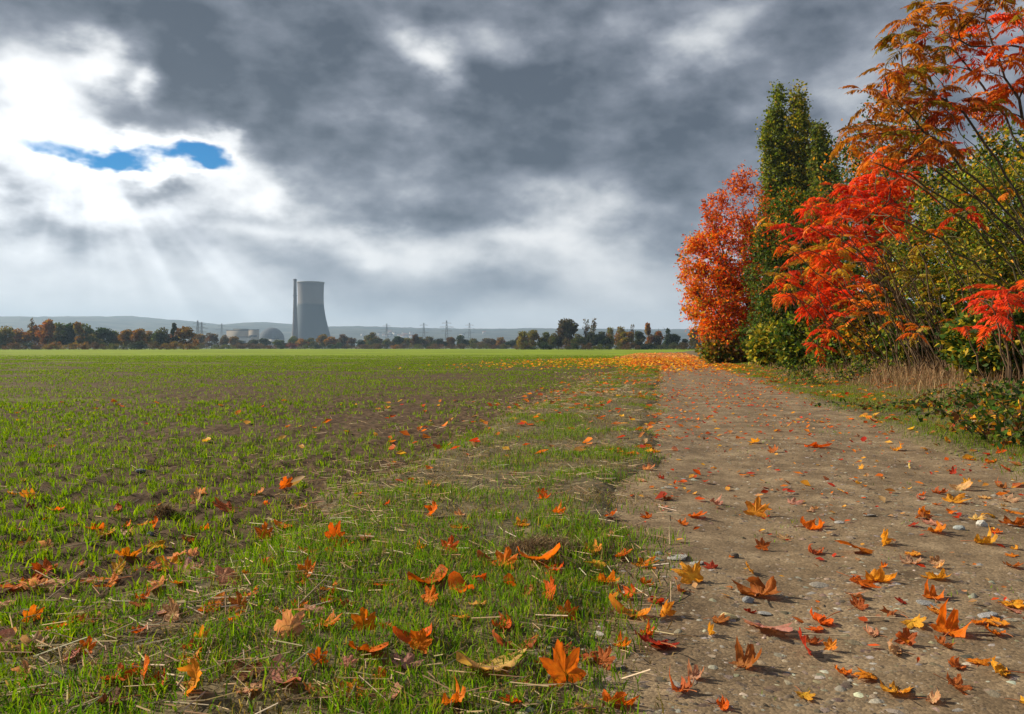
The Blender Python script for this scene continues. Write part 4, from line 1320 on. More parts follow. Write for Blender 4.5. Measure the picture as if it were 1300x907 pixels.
# olive-green willow mass behind the bare branches
b3 = place(1255, 17.5)
wood_tree('willow_shrub', 'tall olive green shrub behind the bare sumac branches', 'shrub', b3,
          [(rel(1240, 290, 17.5, b3), (pxm(90, 17.5), 1.3, pxm(90, 17.5)), 1), (rel(1180, 330, 17.5, b3), (pxm(60, 17.5), 1.1, pxm(70, 17.5)), 0.8), (rel(1300, 330, 17.5, b3), (pxm(90, 17.5), 1.3, pxm(120, 17.5)), 1),
           (rel(1260, 400, 17.2, b3), (pxm(110, 17.5), 1.2, pxm(60, 17.5)), 0.8)],
          34, 1300, 17, (0.06, 0.13), palette([OLV, LIM, GRN, YEL, DGR, AMB], [.32, .16, .22, .08, .16, .06], 0.2), M_BARK_O, 0.12, stems=6, spread=0.11, stem_spread=0.5, leaf_ar=0.5, twig_r=0.008)
b3 = place(1365, 14.5)
wood_tree('willow_shrub', 'yellowish green shrub at the right end of the hedge behind the tall sumac', 'shrub', b3,
          [((-0.5, 0, 2.4), (1.9, 1.3, 2.3), 1), ((0.9, 0, 2.6), (1.6, 1.2, 2.4), 1)],
          22, 700, 17, (0.06, 0.13), palette([OLV, LIM, GRN, YEL, DGR, AMB], [.32, .16, .2, .12, .12, .08], 0.2), M_BARK_O, 0.1, stems=5, spread=0.12, stem_spread=0.5, leaf_ar=0.5, twig_r=0.008)
b4 = place(1210, 27)
wood_tree('maple_tree', 'tall green and gold tree filling the hedge behind the willow shrub', 'tree', b4,
          [((0, 0, 4.4), (3.6, 2.0, 2.8), 1), ((2.6, 0, 5.2), (3.0, 2.0, 3.0), 1), ((0.5, 0, 2), (4.0, 1.6, 1.8), 0.7)],
          26, 1000, 18, (0.11, 0.21), palette([DGR, GRN, OLV, AMB, LIM], [.28, .28, .24, .1, .1], 0.2), M_BARK, 0.22, stems=2, spread=0.2, leaf_ar=0.7)

# low shrubs at the foot of the hedge
LOW = [  # px, Y, centre py, half width px, half height px, colours, label
    (930, 39, 446, 40, 16, [OLV, BRN, GRN, AMB], 'low brown and olive undergrowth beneath the red cherry'),
    (985, 30, 440, 34, 28, [OLV, GRN, YEL, LIM], 'low yellow green shrub beneath the dark hazel'),
    (1020, 25, 432, 36, 38, [DGR, GRN, OLV, LIM], 'rounded green shrub at the hedge foot left of the scarlet sumac'),
    (1065, 22, 440, 40, 40, [GRN, DGR, LIM, OLV], 'glossy green shrub below the scarlet sumac'),
    (1085, 27, 370, 60, 70, [GRN, OLV, DGR, AMB], 'tall green shrub seen through the scarlet sumac fronds'),
    (1112, 20.5, 412, 45, 40, [OLV, AMB, GRN, DGR], 'olive and amber shrub behind the slanting stems'),
    (1175, 17, 425, 60, 38, [DGR, OLV, GRN, YEL], 'dark shrub behind the thicket of slanting stems'),
    (1262, 12.5, 432, 60, 40, [DGR, GRN, OLV, YEL], 'green shrub at the bank behind the red sumac sprays'),
]
for px, Y, cy, wx, hy, cols, lab in LOW:
    b = place(px, Y)
    c = rel(px, cy, Y, b); rx, rz_ = pxm(wx, Y), pxm(hy, Y)
    lobes = [((c[0], 0, c[2]), (rx, min(rx, 1.2), rz_), 1), ((c[0] - rx * .4, -0.3, c[2] * 0.7), (rx * .6, 0.7, rz_ * .7), .8), ((c[0] + rx * .4, -0.2, c[2] * 0.6), (rx * .6, 0.7, rz_ * .8), .8)]
    sz = 0.05 + 0.0025 * Y
    wood_tree('hedge_shrub', lab, 'shrub', b, lobes, 14, 300, 16, (sz, sz * 1.8), palette(cols, [.36, .28, .24, .12], 0.2), M_BARK_O, 0.05, stems=5, spread=0.08 + 0.002 * Y,
              stem_spread=0.35, leaf_ar=0.65, twig_r=0.006)

# ---- sumacs: forked antler-like stems with rosettes of feathered fronds at the tips
def frond_mesh(seed, pairs=9, L=0.42, droop=0.75):
    r_ = np.random.default_rng(seed)
    t = np.linspace(0, 1, 8)
    pts = np.stack([L * t * (1 - 0.18 * t), 0.04 * L * np.sin(t * 3 + r_.uniform(0, 6)), L * (0.28 * t - droop * t ** 2)], -1)
    v, f = tube_np(pts, np.linspace(0.0035, 0.001, 8), 3)
    nv = len(v)
    Vs, Fs, Cs = [v], [f[:, [0, 1, 2]], f[:, [0, 2, 3]]], [np.tile([[0.5, 0.32, 0.4]], (nv, 1))]
    off = nv
    for k in range(pairs * 2 + 1):
        tt = 0.22 + 0.78 * ((k // 2) / (pairs - 0.0)) if k < pairs * 2 else 1.0
        side = -1 if k % 2 == 0 else 1
        p = np.array([np.interp(tt, t, pts[:, i]) for i in range(3)])
        tg = np.array([np.interp(min(tt + .05, 1), t, pts[:, i]) - np.interp(tt - .05, t, pts[:, i]) for i in range(3)]); tg /= np.linalg.norm(tg)
        if k == pairs * 2: d = tg
        else:
            d = tg * 0.45 + np.array([0, side * 0.9, 0]) + np.array([0, 0, -0.55 - 0.3 * r_.random()]) + 0.12 * r_.normal(size=3)
        ll = 0.26 * L * (0.55 + 0.75 * math.sin(math.pi * min(max(tt, 0.1), 0.92))) * r_.uniform(0.8, 1.15)
        nrm = np.cross(d, np.cross(np.array([0, 0, 1.0]), d) + 1e-6) + 0.4 * r_.normal(size=3)
        V, ft, _ = leaf_cards(p[None], d[None], nrm[None], np.array([ll]), np.array([ll * 0.30]), np.ones((1, 3)), 0.25)
        Vs.append(V); Fs.append(ft + off); off += 4
        Cs.append(np.tile([[1.0, 1, 1]], (4, 1)) * r_.uniform(0.72, 1.15) * np.array([[1, r_.uniform(0.8, 1.2), 1]]))
    return np_mesh('leaf', np.concatenate(Vs), np.concatenate(Fs), M_LEAF, np.concatenate(Cs))
FRONDS = [frond_mesh(i, 9 + i % 3, 0.42, 0.5 + 0.12 * i) for i in range(6)]

def put_frond(root, p, d, scale, colr):
    o = link_mesh('leaf', random.choice(FRONDS), root)
    yaw = math.atan2(d[1], d[0]); pitch = -math.asin(max(-1, min(1, d[2])))
    o.matrix_local = Matrix.Translation(p) @ Euler((random.gauss(0, 0.3), pitch, yaw)).to_matrix().to_4x4() @ Matrix.Diagonal((scale, scale, scale, 1))
    o.color = (*[c * random.uniform(0.82, 1.18) for c in colr], 1)
    return o

def frond_arrays(me):
    v = np.empty(len(me.vertices) * 3, dtype=np.float32); me.vertices.foreach_get('co', v)
    f = np.empty(len(me.polygons) * 3, dtype=np.int32); me.polygons.foreach_get('vertices', f)
    c = np.empty(len(me.vertices) * 4, dtype=np.float32); me.color_attributes['Col'].data.foreach_get('color', c)
    return v.reshape(-1, 3), f.reshape(-1, 3), c.reshape(-1, 4)[:, :3]
FR_ARR = [frond_arrays(m_) for m_ in FRONDS]

def sumac(label, base, roots, tips, colfun, nfr, fscale, bark, name='sumac_tree', limit=300, total=560, r_tip=0.006, sub=2, spr=0.5, rosette=(-0.25, 0.7), grav=0.30, lead=0.4, limbs=()):
    """roots: start points; tips: (point, root index). Each tip joins the nearest wood already grown, and wood thickens with the tips it carries."""
    root = empty(name, base); tag(root, label, 'sumac')
    pos, par, drn, rid = [], [], [], []
    def new(p, pa, d, r):
        pos.append(np.array(p, float)); par.append(pa); drn.append(np.array(d, float)); rid.append(r); return len(pos) - 1
    for k, p in enumerate(roots):
        a = new(p, -1, (0, 0, 1), k); new(np.array(p) + np.array([0, 0, lead]) + rng.normal(size=3) * 0.03, a, (0, 0, 1), k)
    paths = [[2 * k, 2 * k + 1] for k in range(len(roots))]
    allt = []
    main = sorted(tips, key=lambda t: np.linalg.norm(np.array(t[0]) - np.array(roots[t[1]])))
    for p, k in main: allt.append((np.array(p, float), k))
    for p, k in main:
        for _ in range(sub):
            d = rng.normal(size=3) * np.array([1, 1, 0.7]) + np.array([0, 0, 0.1])
            allt.append((np.array(p) + unit(d) * spr * rng.uniform(0.5, 1.1), k))
    ends = []
    allt = [(np.array(p, float), -1 - k) for p, k in limbs] + allt
    for p, k in allt:
        idx = np.array([2 * (-1 - k) + 1]) if k < 0 else np.array([i for i in range(len(pos)) if rid[i] == k and (par[i] >= 0)])
        Q = np.array([pos[i] for i in idx]); Dd = np.array([drn[i] for i in idx])
        dv = p - Q; dist = np.linalg.norm(dv, axis=1) + 1e-6
        cosang = (dv * Dd).sum(1) / dist
        cost = dist * (1 + 0.55 * (1 - cosang)) + 0.8 * np.maximum(0, Q[:, 2] - p[2]) + 0.02
        j = int(idx[int(np.argmin(cost))]); a = pos[j]; ln = np.linalg.norm(p - a)
        k = k if k >= 0 else -1 - k
        if ln < 0.03: continue
        b = a + unit(drn[j] * 0.7 + unit(p - a) * 0.5 + rng.normal(size=3) * 0.12) * ln * 0.5 - np.array([0, 0, grav * 0.25 * ln])
        n = max(4, int(ln / 0.28))
        pts = bez(a, b, p, n + 1); pts[1:-1] += rng.normal(size=(n - 1, 3)) * min(0.03, 0.02 * ln)
        chain = [j]; last = j
        for q_ in range(1, n + 1):
            last = new(pts[q_], last, unit(pts[q_] - pts[q_ - 1]), k); chain.append(last)
        paths.append(chain); ends.append(last)
    cnt_t = np.zeros(len(pos))
    for e in ends:
        i = e
        while i >= 0: cnt_t[i] += 1; i = par[i]
    rad = r_tip * np.maximum(cnt_t, 1) ** 0.47
    stems = [Tubes() for _ in roots]
    for ch in paths:
        pts = np.array([pos[i] for i in ch]); rr_ = np.array([rad[i] for i in ch])
        if len(ch) > 1 and par[ch[0]] >= 0: rr_[0] = rr_[1]
        rr_[-1] *= 0.8
        stems[rid[ch[0]]].add(pts, rr_, 6 if rr_.max() > 0.015 else 4)
    for T_ in stems: link_mesh('trunk' if len(roots) == 1 else 'stem', T_.mesh('stem', bark), root)
    jobs = []
    for e in ends:
        colr = colfun(pos[e])
        if colr is None: continue
        a0 = random.uniform(0, 6.28)
        for i in range(random.randint(*nfr)):
            a = a0 + i * 2.4 + random.gauss(0, 0.2)
            v = unit(np.array([math.cos(a), math.sin(a), random.uniform(*rosette)]) + drn[e] * 0.35)
            jobs.append((pos[e] - drn[e] * random.uniform(0, 0.14), v, fscale * random.uniform(0.7, 1.2), colr))
    random.shuffle(jobs)
    jobs = jobs[:total]
    for jb in jobs[:limit]: put_frond(root, *jb)
    Vs, Fs, Cs, off = [], [], [], 0
    for (p, d, sc, colr) in jobs[limit:]:
        v, f, c = random.choice(FR_ARR)
        yaw = math.atan2(d[1], d[0]); pitch = -math.asin(max(-1, min(1, d[2])))
        M3 = np.array(Euler((random.gauss(0, 0.3), pitch, yaw)).to_matrix()) * sc
        Vs.append(v @ M3.T + p); Fs.append(f + off); off += len(v); Cs.append(c * np.array(colr) * random.uniform(0.82, 1.18))
    if Vs:
        o = link_mesh('foliage', np_mesh('foliage', np.concatenate(Vs), np.concatenate(Fs), M_LEAF, np.concatenate(Cs)), root)
        tag(o, kind='stuff')
    return root

def choose(cols, w):
    return lambda p: random.choices(cols, w)[0]

# scarlet sumac in the middle
b5 = place(1120, 22.5)
def P3(px, py, Y, b): return np.array(rel(px, py, Y, b))
st = []
for (px, py) in [(1030, 270), (1060, 235), (1095, 225), (1130, 230), (1165, 245), (1035, 320), (1070, 290), (1110, 275), (1150, 300), (1010, 345), (1050, 350), (1085, 330), (1125, 340), (1020, 300), (1080, 255), (1142, 262),
                 (1025, 372), (1060, 380), (1100, 300), (1040, 295), (1015, 322), (1075, 310), (1055, 262), (1105, 248), (1005, 375), (1030, 395), (1085, 385), (1045, 420), (1120, 215), (1150, 225), (1048, 332), (1092, 270)]:
    st.append((P3(px, py, 22.5 + random.uniform(-2.2, 1.2), b5), 0))
def scarlet_col(p):
    if random.random() < 0.08: return (0.55, 0.30, 0.03)
    return random.choices([(0.78, 0.065, 0.016), (0.82, 0.10, 0.016), (0.84, 0.17, 0.016), (0.66, 0.05, 0.02)], [5, 5, 3, 2])[0]
sumac('scarlet leaved sumac at the middle of the hedge', b5, [(0, 0, -0.12)], st, scarlet_col, (4, 6), 1.35, M_BARK, total=620, sub=3, spr=0.7, r_tip=0.007)

# tall sumac at the right: long bare branches sweeping up to the left
b6 = place(1372, 12.6)
def tall_col(p):
    if random.random() < 0.04: return None
    if p[0] < -1.9: return random.choices([(0.36, 0.13, 0.02), (0.27, 0.20, 0.02), (0.56, 0.20, 0.02), (0.46, 0.075, 0.02)], [3, 3, 3, 2])[0]
    return random.choices([(0.78, 0.13, 0.016), (0.72, 0.23, 0.02), (0.80, 0.08, 0.016), (0.36, 0.24, 0.025), (0.48, 0.13, 0.02)], [5, 3, 4, 2, 2])[0]
tall_tips = [(1185, 8), (1215, 20), (1250, 14), (1290, 30), (1165, 36), (1200, 45), (1235, 50), (1270, 60), (1300, 70), (1145, 60), (1180, 75), (1215, 85), (1250, 95), (1125, 82), (1155, 100), (1190, 115),
             (1118, 110), (1140, 130), (1175, 140), (1215, 130), (1255, 120), (1112, 150), (1145, 160), (1185, 165), (1225, 150), (1300, 110), (1320, 20), (1340, 60), (1280, -5), (1240, -20), (1310, -30),
             (1130, 175), (1165, 185), (1200, 190), (1350, 120), (1370, 20), (1390, 80), (1270, 145), (1100, 175)]
st = [(P3(px, py, 12.4 + random.uniform(-1.3, 1.0), b6), 0) for px, py in tall_tips]
sumac('tall sumac with orange red fronds over long bare branches at the right end', b6, [(0, 0, -0.12)], st, tall_col, (4, 6), 0.95, M_BARK, total=760, sub=2, spr=0.42, r_tip=0.0050, lead=0.9,
      limbs=[(P3(px, py, 12.4 + random.uniform(-1.0, 0.8), b6), 0) for px, py in [(1135, 130), (1175, 85), (1112, 172), (1205, 45), (1250, 25), (1150, 190), (1295, 15), (1190, 130), (1225, 110)]])
# bare crossing branches, sweeping left without many leaves
b7 = place(1340, 13.4)
st = [(P3(px, py, 13.4 + random.uniform(-1.0, 1.0), b7), 0) for px, py in [(1105, 205), (1115, 250), (1130, 275), (1150, 225), (1175, 205), (1150, 190), (1190, 240), (1135, 300), (1210, 215), (1230, 190), (1170, 260), (1250, 230), (1220, 270), (1190, 290)]]
sumac('mostly bare sumac with dark branches sweeping left over the olive shrub', b7, [(0, 0, -0.12)], st,
      lambda p: None if random.random() < 0.74 else random.choice([(0.80, 0.10, 0.02), (0.74, 0.22, 0.02), (0.6, 0.06, 0.02)]), (2, 3), 0.85, M_BARK_O, sub=3, spr=0.6, r_tip=0.0050, lead=0.4, grav=0.1,
      limbs=[(P3(px, py, 13.4 + random.uniform(-0.9, 0.9), b7), 0) for px, py in [(1105, 205), (1130, 275), (1160, 232), (1115, 250), (1190, 200), (1225, 180), (1180, 300), (1260, 200)]])

# thicket of slanting young stems, each plant of its own
def thicket(label, px0, Y0, n, span, lean, tipy, cols, w, leafy=0.5, fsc=0.85, sub=1):
    b = place(px0, Y0); roots, tips = [], []
    for k in range(n):
        ax = random.uniform(-span, span) * Y0 / F
        ay = random.uniform(-0.5, 0.5)
        a = np.array([ax, ay, float(gz1(b[0] + ax, b[1] + ay) - b[2]) - 0.08])
        hh = random.uniform(*tipy)
        roots.append(a)
        tips.append((a + np.array([-lean * hh * random.uniform(0.35, 1.25), random.uniform(-.5, .5), hh]), k))
    return sumac(label, b, roots, tips, lambda p: random.choices(cols, w)[0] if random.random() < leafy else None, (2, 4), fsc, M_STEM, name='sumac_shrub', r_tip=0.0085, sub=sub, spr=0.45, lead=0.2)
thicket('thicket of slanting bare stems with orange sumac fronds', 1165, 15.5, 28, 45, 0.75, (1.2, 3.0), [(0.78, 0.22, 0.02), (0.80, 0.12, 0.02), (0.66, 0.33, 0.03), (0.30, 0.22, 0.025)], [4, 3, 2, 2], 0.42, 0.75)
thicket('slanting dark stems with amber fronds left of the thicket', 1115, 18.0, 22, 45, 0.75, (1.0, 2.6), [(0.70, 0.33, 0.03), (0.78, 0.18, 0.02), (0.74, 0.09, 0.02)], [3, 4, 3], 0.42, 0.75)
thicket('thin upright stems with yellow olive fronds right of the thicket', 1215, 14.0, 22, 42, 0.5, (0.9, 2.6), [(0.46, 0.32, 0.03), (0.34, 0.26, 0.03), (0.74, 0.20, 0.02)], [4, 3, 2], 0.42, 0.75)
thicket('young sumac with vivid red drooping sprays above the brambles', 1290, 11.0, 9, 50, 0.25, (0.9, 1.6), [(0.82, 0.075, 0.03), (0.84, 0.11, 0.025)], [3, 2], 0.6, 0.85)

# bramble patch at the right edge
def bramble(label, px, py, n_st, spanx, h, cols, probs):
    X, Y, z = gpt(px, py)
    root = empty('bramble', (X, Y, z)); tag(root, label, 'bramble')
    P, D = [], []
    for k in range(n_st):
        T_ = Tubes()
        a = np.array([random.uniform(-spanx, spanx), random.uniform(-0.5, 0.8), 0])
        a[2] = gz1(X + a[0], Y + a[1]) - z - 0.02
        ang = random.uniform(0, 6.28); l = random.uniform(0.35, 0.9)
        e = a + np.array([math.cos(ang) * l, math.sin(ang) * l * 0.7, random.uniform(0.05, h)])
        m_ = (a + e) / 2 + np.array([0, 0, h * random.uniform(0.5, 1.1)])
        p = bez(a, m_, e, 9)
        T_.add(p, np.linspace(0.006, 0.002, 9), 4)
        link_mesh('cane', T_.mesh('cane', M_BARK), root)
        for t in np.linspace(0.15, 1, 12):
            q_ = a * (1 - t) ** 2 + 2 * m_ * t * (1 - t) + e * t * t
            for g in range(3):
                P.append(q_ + rng.normal(size=3) * 0.025); D.append(rng.normal(size=3) + np.array([0, -0.2, -0.1]))
    P = np.array(P); D = np.array(D); n = len(P)
    P[:, 2] = np.maximum(P[:, 2], 0.02)
    L = rng.uniform(0.03, 0.072, n)
    V, ft, c = leaf_cards(P, D, rand_dirs(n) + np.array([0, -0.2, 0.9]), L, L * 0.72, mixcol(n, cols, probs, 0.2))
    link_mesh('foliage', np_mesh('foliage', V, ft, M_LEAF, c), root)
bramble('dark green bramble sprawling over the bank by the tan rock', 1292, 522, 32, 0.42, 0.38, [DGR, GRN, (0.05, 0.11, 0.03), OLV, BRN, AMB], [.3, .28, .16, .12, .1, .04])
bramble('bramble with bronze leaves at the right end of the verge', 1335, 560, 46, 0.5, 0.34, [DGR, GRN, OLV, BRN, AMB], [.25, .3, .2, .17, .08])
bramble('low bramble creeping at the foot of the slanting stems', 1200, 500, 12, 0.6, 0.15, [GRN, OLV, BRN, DGR], [.3, .25, .25, .2])
bramble('green bramble at the hedge foot below the glossy shrub', 1060, 482, 40, 0.9, 0.55, [GRN, DGR, LIM, OLV], [.35, .3, .15, .2])

# ------------------------------------------------------------------ far tree line
def far_crown(seed, shape, n):
    r_ = np.random.default_rng(seed)
    # unit tree: height 1, half width about 0.4
    lumps = []
    if shape == 'round':
        for k in range(16):
            a = r_.uniform(0, 6.28); z = r_.uniform(0.25, 0.86); w = 0.36 * math.sqrt(max(0.05, 1 - ((z - 0.5) / 0.5) ** 2))
            lumps.append((np.array([math.cos(a) * w * r_.random(), math.sin(a) * w * r_.random(), z]), r_.uniform(0.12, 0.2)))
    elif shape == 'tall':
        for k in range(12):
            a = r_.uniform(0, 6.28); z = r_.uniform(0.15, 0.92); w = 0.12 * math.sin(math.pi * min(z, 0.9))
            lumps.append((np.array([math.cos(a) * w, math.sin(a) * w, z]), r_.uniform(0.06, 0.11)))
    elif shape == 'cone':
        for k in range(14):
            z = r_.uniform(0.12, 0.95); a = r_.uniform(0, 6.28); w = 0.26 * (1 - z)
            lumps.append((np.array([math.cos(a) * w, math.sin(a) * w, z]), 0.05 + 0.13 * (1 - z)))
    elif shape == 'bush':
        for k in range(16):
            a = r_.uniform(0, 6.28); w = 0.75 * r_.random(); z = r_.uniform(0.15, 0.72) * (1 - 0.5 * w)
            lumps.append((np.array([math.cos(a) * w, math.sin(a) * w, z]), r_.uniform(0.18, 0.3)))
    lumps_r = np.array([l[1] for l in lumps]); pr = lumps_r ** 2 / (lumps_r ** 2).sum()
    k = r_.choice(len(lumps), n, p=pr)
    d = r_.normal(size=(n, 3)); d /= np.linalg.norm(d, axis=1)[:, None]
    P = np.array([l[0] for l in lumps])[k] + d * lumps_r[k][:, None] * (r_.random((n, 1)) ** 0.4) * np.array([1, 1, 0.8])
    P[:, 2] = np.maximum(P[:, 2], 0.02)
    D = d + 0.8 * r_.normal(size=(n, 3)); Nn = r_.normal(size=(n, 3)) + d
    sz = r_.uniform(0.05, 0.095, n)
    c = (1 + 0.25 * r_.normal(size=(n, 1))).clip(0.4, 1.8) * (1 + 0.12 * r_.normal(size=(n, 3)))
    lumpc = r_.uniform(0.8, 1.2, (len(lumps), 3))[k]
    V, ft, c = leaf_cards(P, D, Nn, sz, sz * 0.8, c * lumpc)
    return np_mesh('crown', V, ft, M_LEAF, c)
def far_trunk(seed, shape):
    r_ = np.random.default_rng(seed)
    T_ = Tubes()
    T_.add([(0, 0, -0.03), (0.01, 0, 0.25), (0, 0.01, 0.5), (0.01, 0, 0.85)], [0.022, 0.018, 0.012, 0.004], 5)
    nb = 26 if shape == 'bare' else 8
    for k in range(nb):
        z = r_.uniform(0.25, 0.75); a = r_.uniform(0, 6.28); l = r_.uniform(0.1, 0.3) * (0.6 if shape in ('tall', 'bare') else 1)
        p0 = np.array([0, 0, z]); e = p0 + np.array([math.cos(a) * l, math.sin(a) * l, l * 1.1])
        T_.add(bez(p0, (p0 + e) / 2 + np.array([0, 0, -0.02]), e, 4), [0.009, 0.007, 0.005, 0.002], 3)
    return T_.mesh('trunk', M_BARK)
CROWN = {'round': [far_crown(200 + i, 'round', 2200) for i in range(5)], 'tall': [far_crown(220 + i, 'tall', 1300) for i in range(2)],
         'cone': [far_crown(230 + i, 'cone', 1400) for i in range(2)], 'bush': [far_crown(240 + i, 'bush', 1600) for i in range(3)],
         'bare': [far_crown(250 + i, 'tall', 190) for i in range(2)]}
TRUNK = {k: far_trunk(260 + i, k) for i, k in enumerate(['round', 'tall', 'cone', 'bush', 'bare'])}
FC = {'rust orange': (0.25, 0.115, 0.014), 'golden brown': (0.20, 0.135, 0.02), 'olive green': (0.10, 0.105, 0.02), 'dark green': (0.035, 0.052, 0.018), 'yellow olive': (0.21, 0.165, 0.024),
      'grey brown': (0.12, 0.085, 0.05), 'dull red': (0.17, 0.045, 0.03), 'dark brown': (0.09, 0.058, 0.022), 'grey green': (0.07, 0.085, 0.045), 'amber yellow': (0.34, 0.20, 0.02)}
SHAPEW = {'round': 'broad crowned tree', 'tall': 'slim upright tree', 'cone': 'pointed tree', 'bush': 'low bush', 'bare': 'nearly bare slender tree'}
ZONES = [(30, 'at the open left end of the tree line'), (75, 'beside the rust orange trees left of the pylons'), (125, 'under the highest hill'), (190, 'on the far field edge under the long hill'),
         (244, 'beside the slim dark upright tree'), (284, 'below the twin pylons'), (332, 'in front of the turbine hall'), (362, 'in front of the reactor dome'), (420, 'at the foot of the cooling tower'),
         (475, 'just right of the cooling tower'), (525, 'in front of the white village houses'), (580, 'below the tallest pylon'), (655, 'in the gap between tallest pylon and yellow olive trees'), (710, 'at the near corner of the right wood'),
         (738, 'around the big dark brown tree'), (770, 'beside the two bare slender trees'), (816, 'between the bare trees and the amber trees'), (845, 'beside the two amber upright trees'), (4000, 'next to the red cherry')]
def far_tree(px, top, wpx, colour, shape, Y, where):
    X = at(px, Y); zb = -0.05
    h = hgt(top, Y) - zb
    w = pxm(wpx, Y)
    nat = {'round': 0.86, 'tall': 0.36, 'cone': 0.62, 'bush': 1.9, 'bare': 0.36}[shape]
    s = w / (nat * h)
    root = empty('field_bush' if shape == 'bush' else ('bare_tree' if shape == 'bare' else 'broadleaf_tree'), (X, Y, zb))
    root.rotation_euler = (0, 0, random.uniform(0, 6.28))
    root.scale = (h * s, h * s, h)
    size = 'tall ' if (HZ - top) > 27 and shape != 'bush' else ''
    where = next((w_ for p_, w_ in ZONES if px < p_), ZONES[-1][1])
    lab = f'{size}{colour} {SHAPEW[shape]} {where}'
    tag(root, lab, 'bush' if shape == 'bush' else 'tree', 'far tree line: ' + lab)
    link_mesh('trunk', TRUNK[shape], root)
    c = link_mesh('crown', random.choice(CROWN[shape]), root)
    c.color = (*[v * random.uniform(0.88, 1.12) for v in FC[colour]], 1)
WL, WC, WR = 'left of the power station', 'in front of the cooling tower and hills', 'behind the green field near the red cherry'
LEFT = [(-40, 408, 40, 'olive green', 'round'), (-15, 411, 36, 'golden brown', 'round'), (6, 414, 30, 'golden brown', 'round'), (24, 417, 26, 'rust orange', 'round'), (44, 413, 30, 'rust orange', 'round'), (61, 405, 26, 'rust orange', 'round'),
        (74, 409, 24, 'olive green', 'round'), (88, 410, 34, 'dark green', 'round'), (108, 411, 28, 'olive green', 'round'), (131, 416, 28, 'dark green', 'round'), (145, 420, 22, 'olive green', 'round'),
        (160, 418, 24, 'golden brown', 'round'), (176, 417, 26, 'rust orange', 'round'), (190, 420, 20, 'golden brown', 'round'), (205, 416, 26, 'grey green', 'round'), (221, 410, 7, 'dark green', 'tall'), (233, 415, 32, 'rust orange', 'round'),
        (212, 424, 22, 'dark brown', 'round'), (118, 424, 22, 'olive green', 'round'), (100, 409, 12, 'yellow olive', 'tall'), (40, 405, 10, 'grey brown', 'bare')]
for t in LEFT: far_tree(*t, random.uniform(395, 425), WL)
for k in range(20):
    far_tree(-45 + k * 15 + random.uniform(-4, 4), random.uniform(430, 436), random.uniform(22, 34), random.choice(['dark green', 'olive green', 'golden brown', 'dark brown']), 'bush', random.uniform(385, 398), WL)
cx = 247
while cx < 662:
    wpx = random.uniform(13, 22)
    if cx < 300: colour, top = random.choice(['grey brown', 'grey green', 'golden brown', 'olive green']), random.uniform(423, 429)
    elif cx < 370: colour, top = random.choice(['dark green', 'grey green', 'olive green', 'grey green']), random.uniform(428, 433)
    elif cx < 425: colour, top = random.choice(['rust orange', 'golden brown', 'olive green']), random.uniform(424, 430)
    else: colour, top = random.choice(['olive green', 'dark brown', 'dark green', 'golden brown', 'grey brown']), random.uniform(424, 432)
    far_tree(cx, top, wpx, colour, 'round', random.uniform(640, 720), WC)
    cx += wpx * random.uniform(0.55, 0.85)
for (px, top, wpx, colour) in [(472, 422, 18, 'olive green'), (527, 424, 14, 'dark brown'), (505, 427, 16, 'dark green')]:
    far_tree(px, top, wpx, colour, 'round', 660, WC)
for k in range(30):
    px = 245 + k * 14.2 + random.uniform(-4, 4)
    colour = 'dull red' if 365 < px < 385 else ('rust orange' if 478 < px < 505 and random.random() < .6 else random.choice(['dark green', 'dark brown', 'olive green', 'grey brown']))
    far_tree(px, random.uniform(433, 437), random.uniform(20, 28), colour, 'bush', random.uniform(610, 630), WC)
RIGHT = [(664, 420, 20, 'yellow olive', 'round'), (677, 419, 18, 'yellow olive', 'round'), (690, 421, 18, 'olive green', 'round'), (703, 423, 16, 'olive green', 'round'), (720, 405, 30, 'dark brown', 'round'), (709, 417, 18, 'dark brown', 'round'), (728, 430, 20, 'golden brown', 'round'),
         (743, 405, 10, 'grey brown', 'bare'), (754, 405, 12, 'grey brown', 'bare'), (748, 421, 22, 'grey green', 'round'), (764, 421, 22, 'dark green', 'round'), (774, 415, 15, 'yellow olive', 'round'), (787, 414, 18, 'golden brown', 'round'),
         (796, 413, 14, 'yellow olive', 'tall'), (804, 412, 8, 'grey brown', 'bare'), (812, 420, 18, 'grey green', 'round'), (823, 410, 9, 'amber yellow', 'tall'), (836, 412, 11, 'amber yellow', 'tall'), (848, 416, 13, 'dark green', 'cone'),
         (856, 424, 16, 'dark green', 'round'), (867, 430, 16, 'grey green', 'round'), (881, 417, 22, 'olive green', 'round'), (900, 412, 26, 'dark brown', 'round'), (925, 414, 28, 'olive green', 'round'), (830, 425, 20, 'dark brown', 'round'), (735, 424, 18, 'olive green', 'round')]
for t in RIGHT: far_tree(*t, random.uniform(395, 425), WR)
for k in range(19):
    far_tree(660 + k * 14 + random.uniform(-4, 4), random.uniform(430, 436), random.uniform(22, 32), random.choice(['dark green', 'olive green', 'grey green', 'dark brown']), 'bush', random.uniform(385, 398), WR)

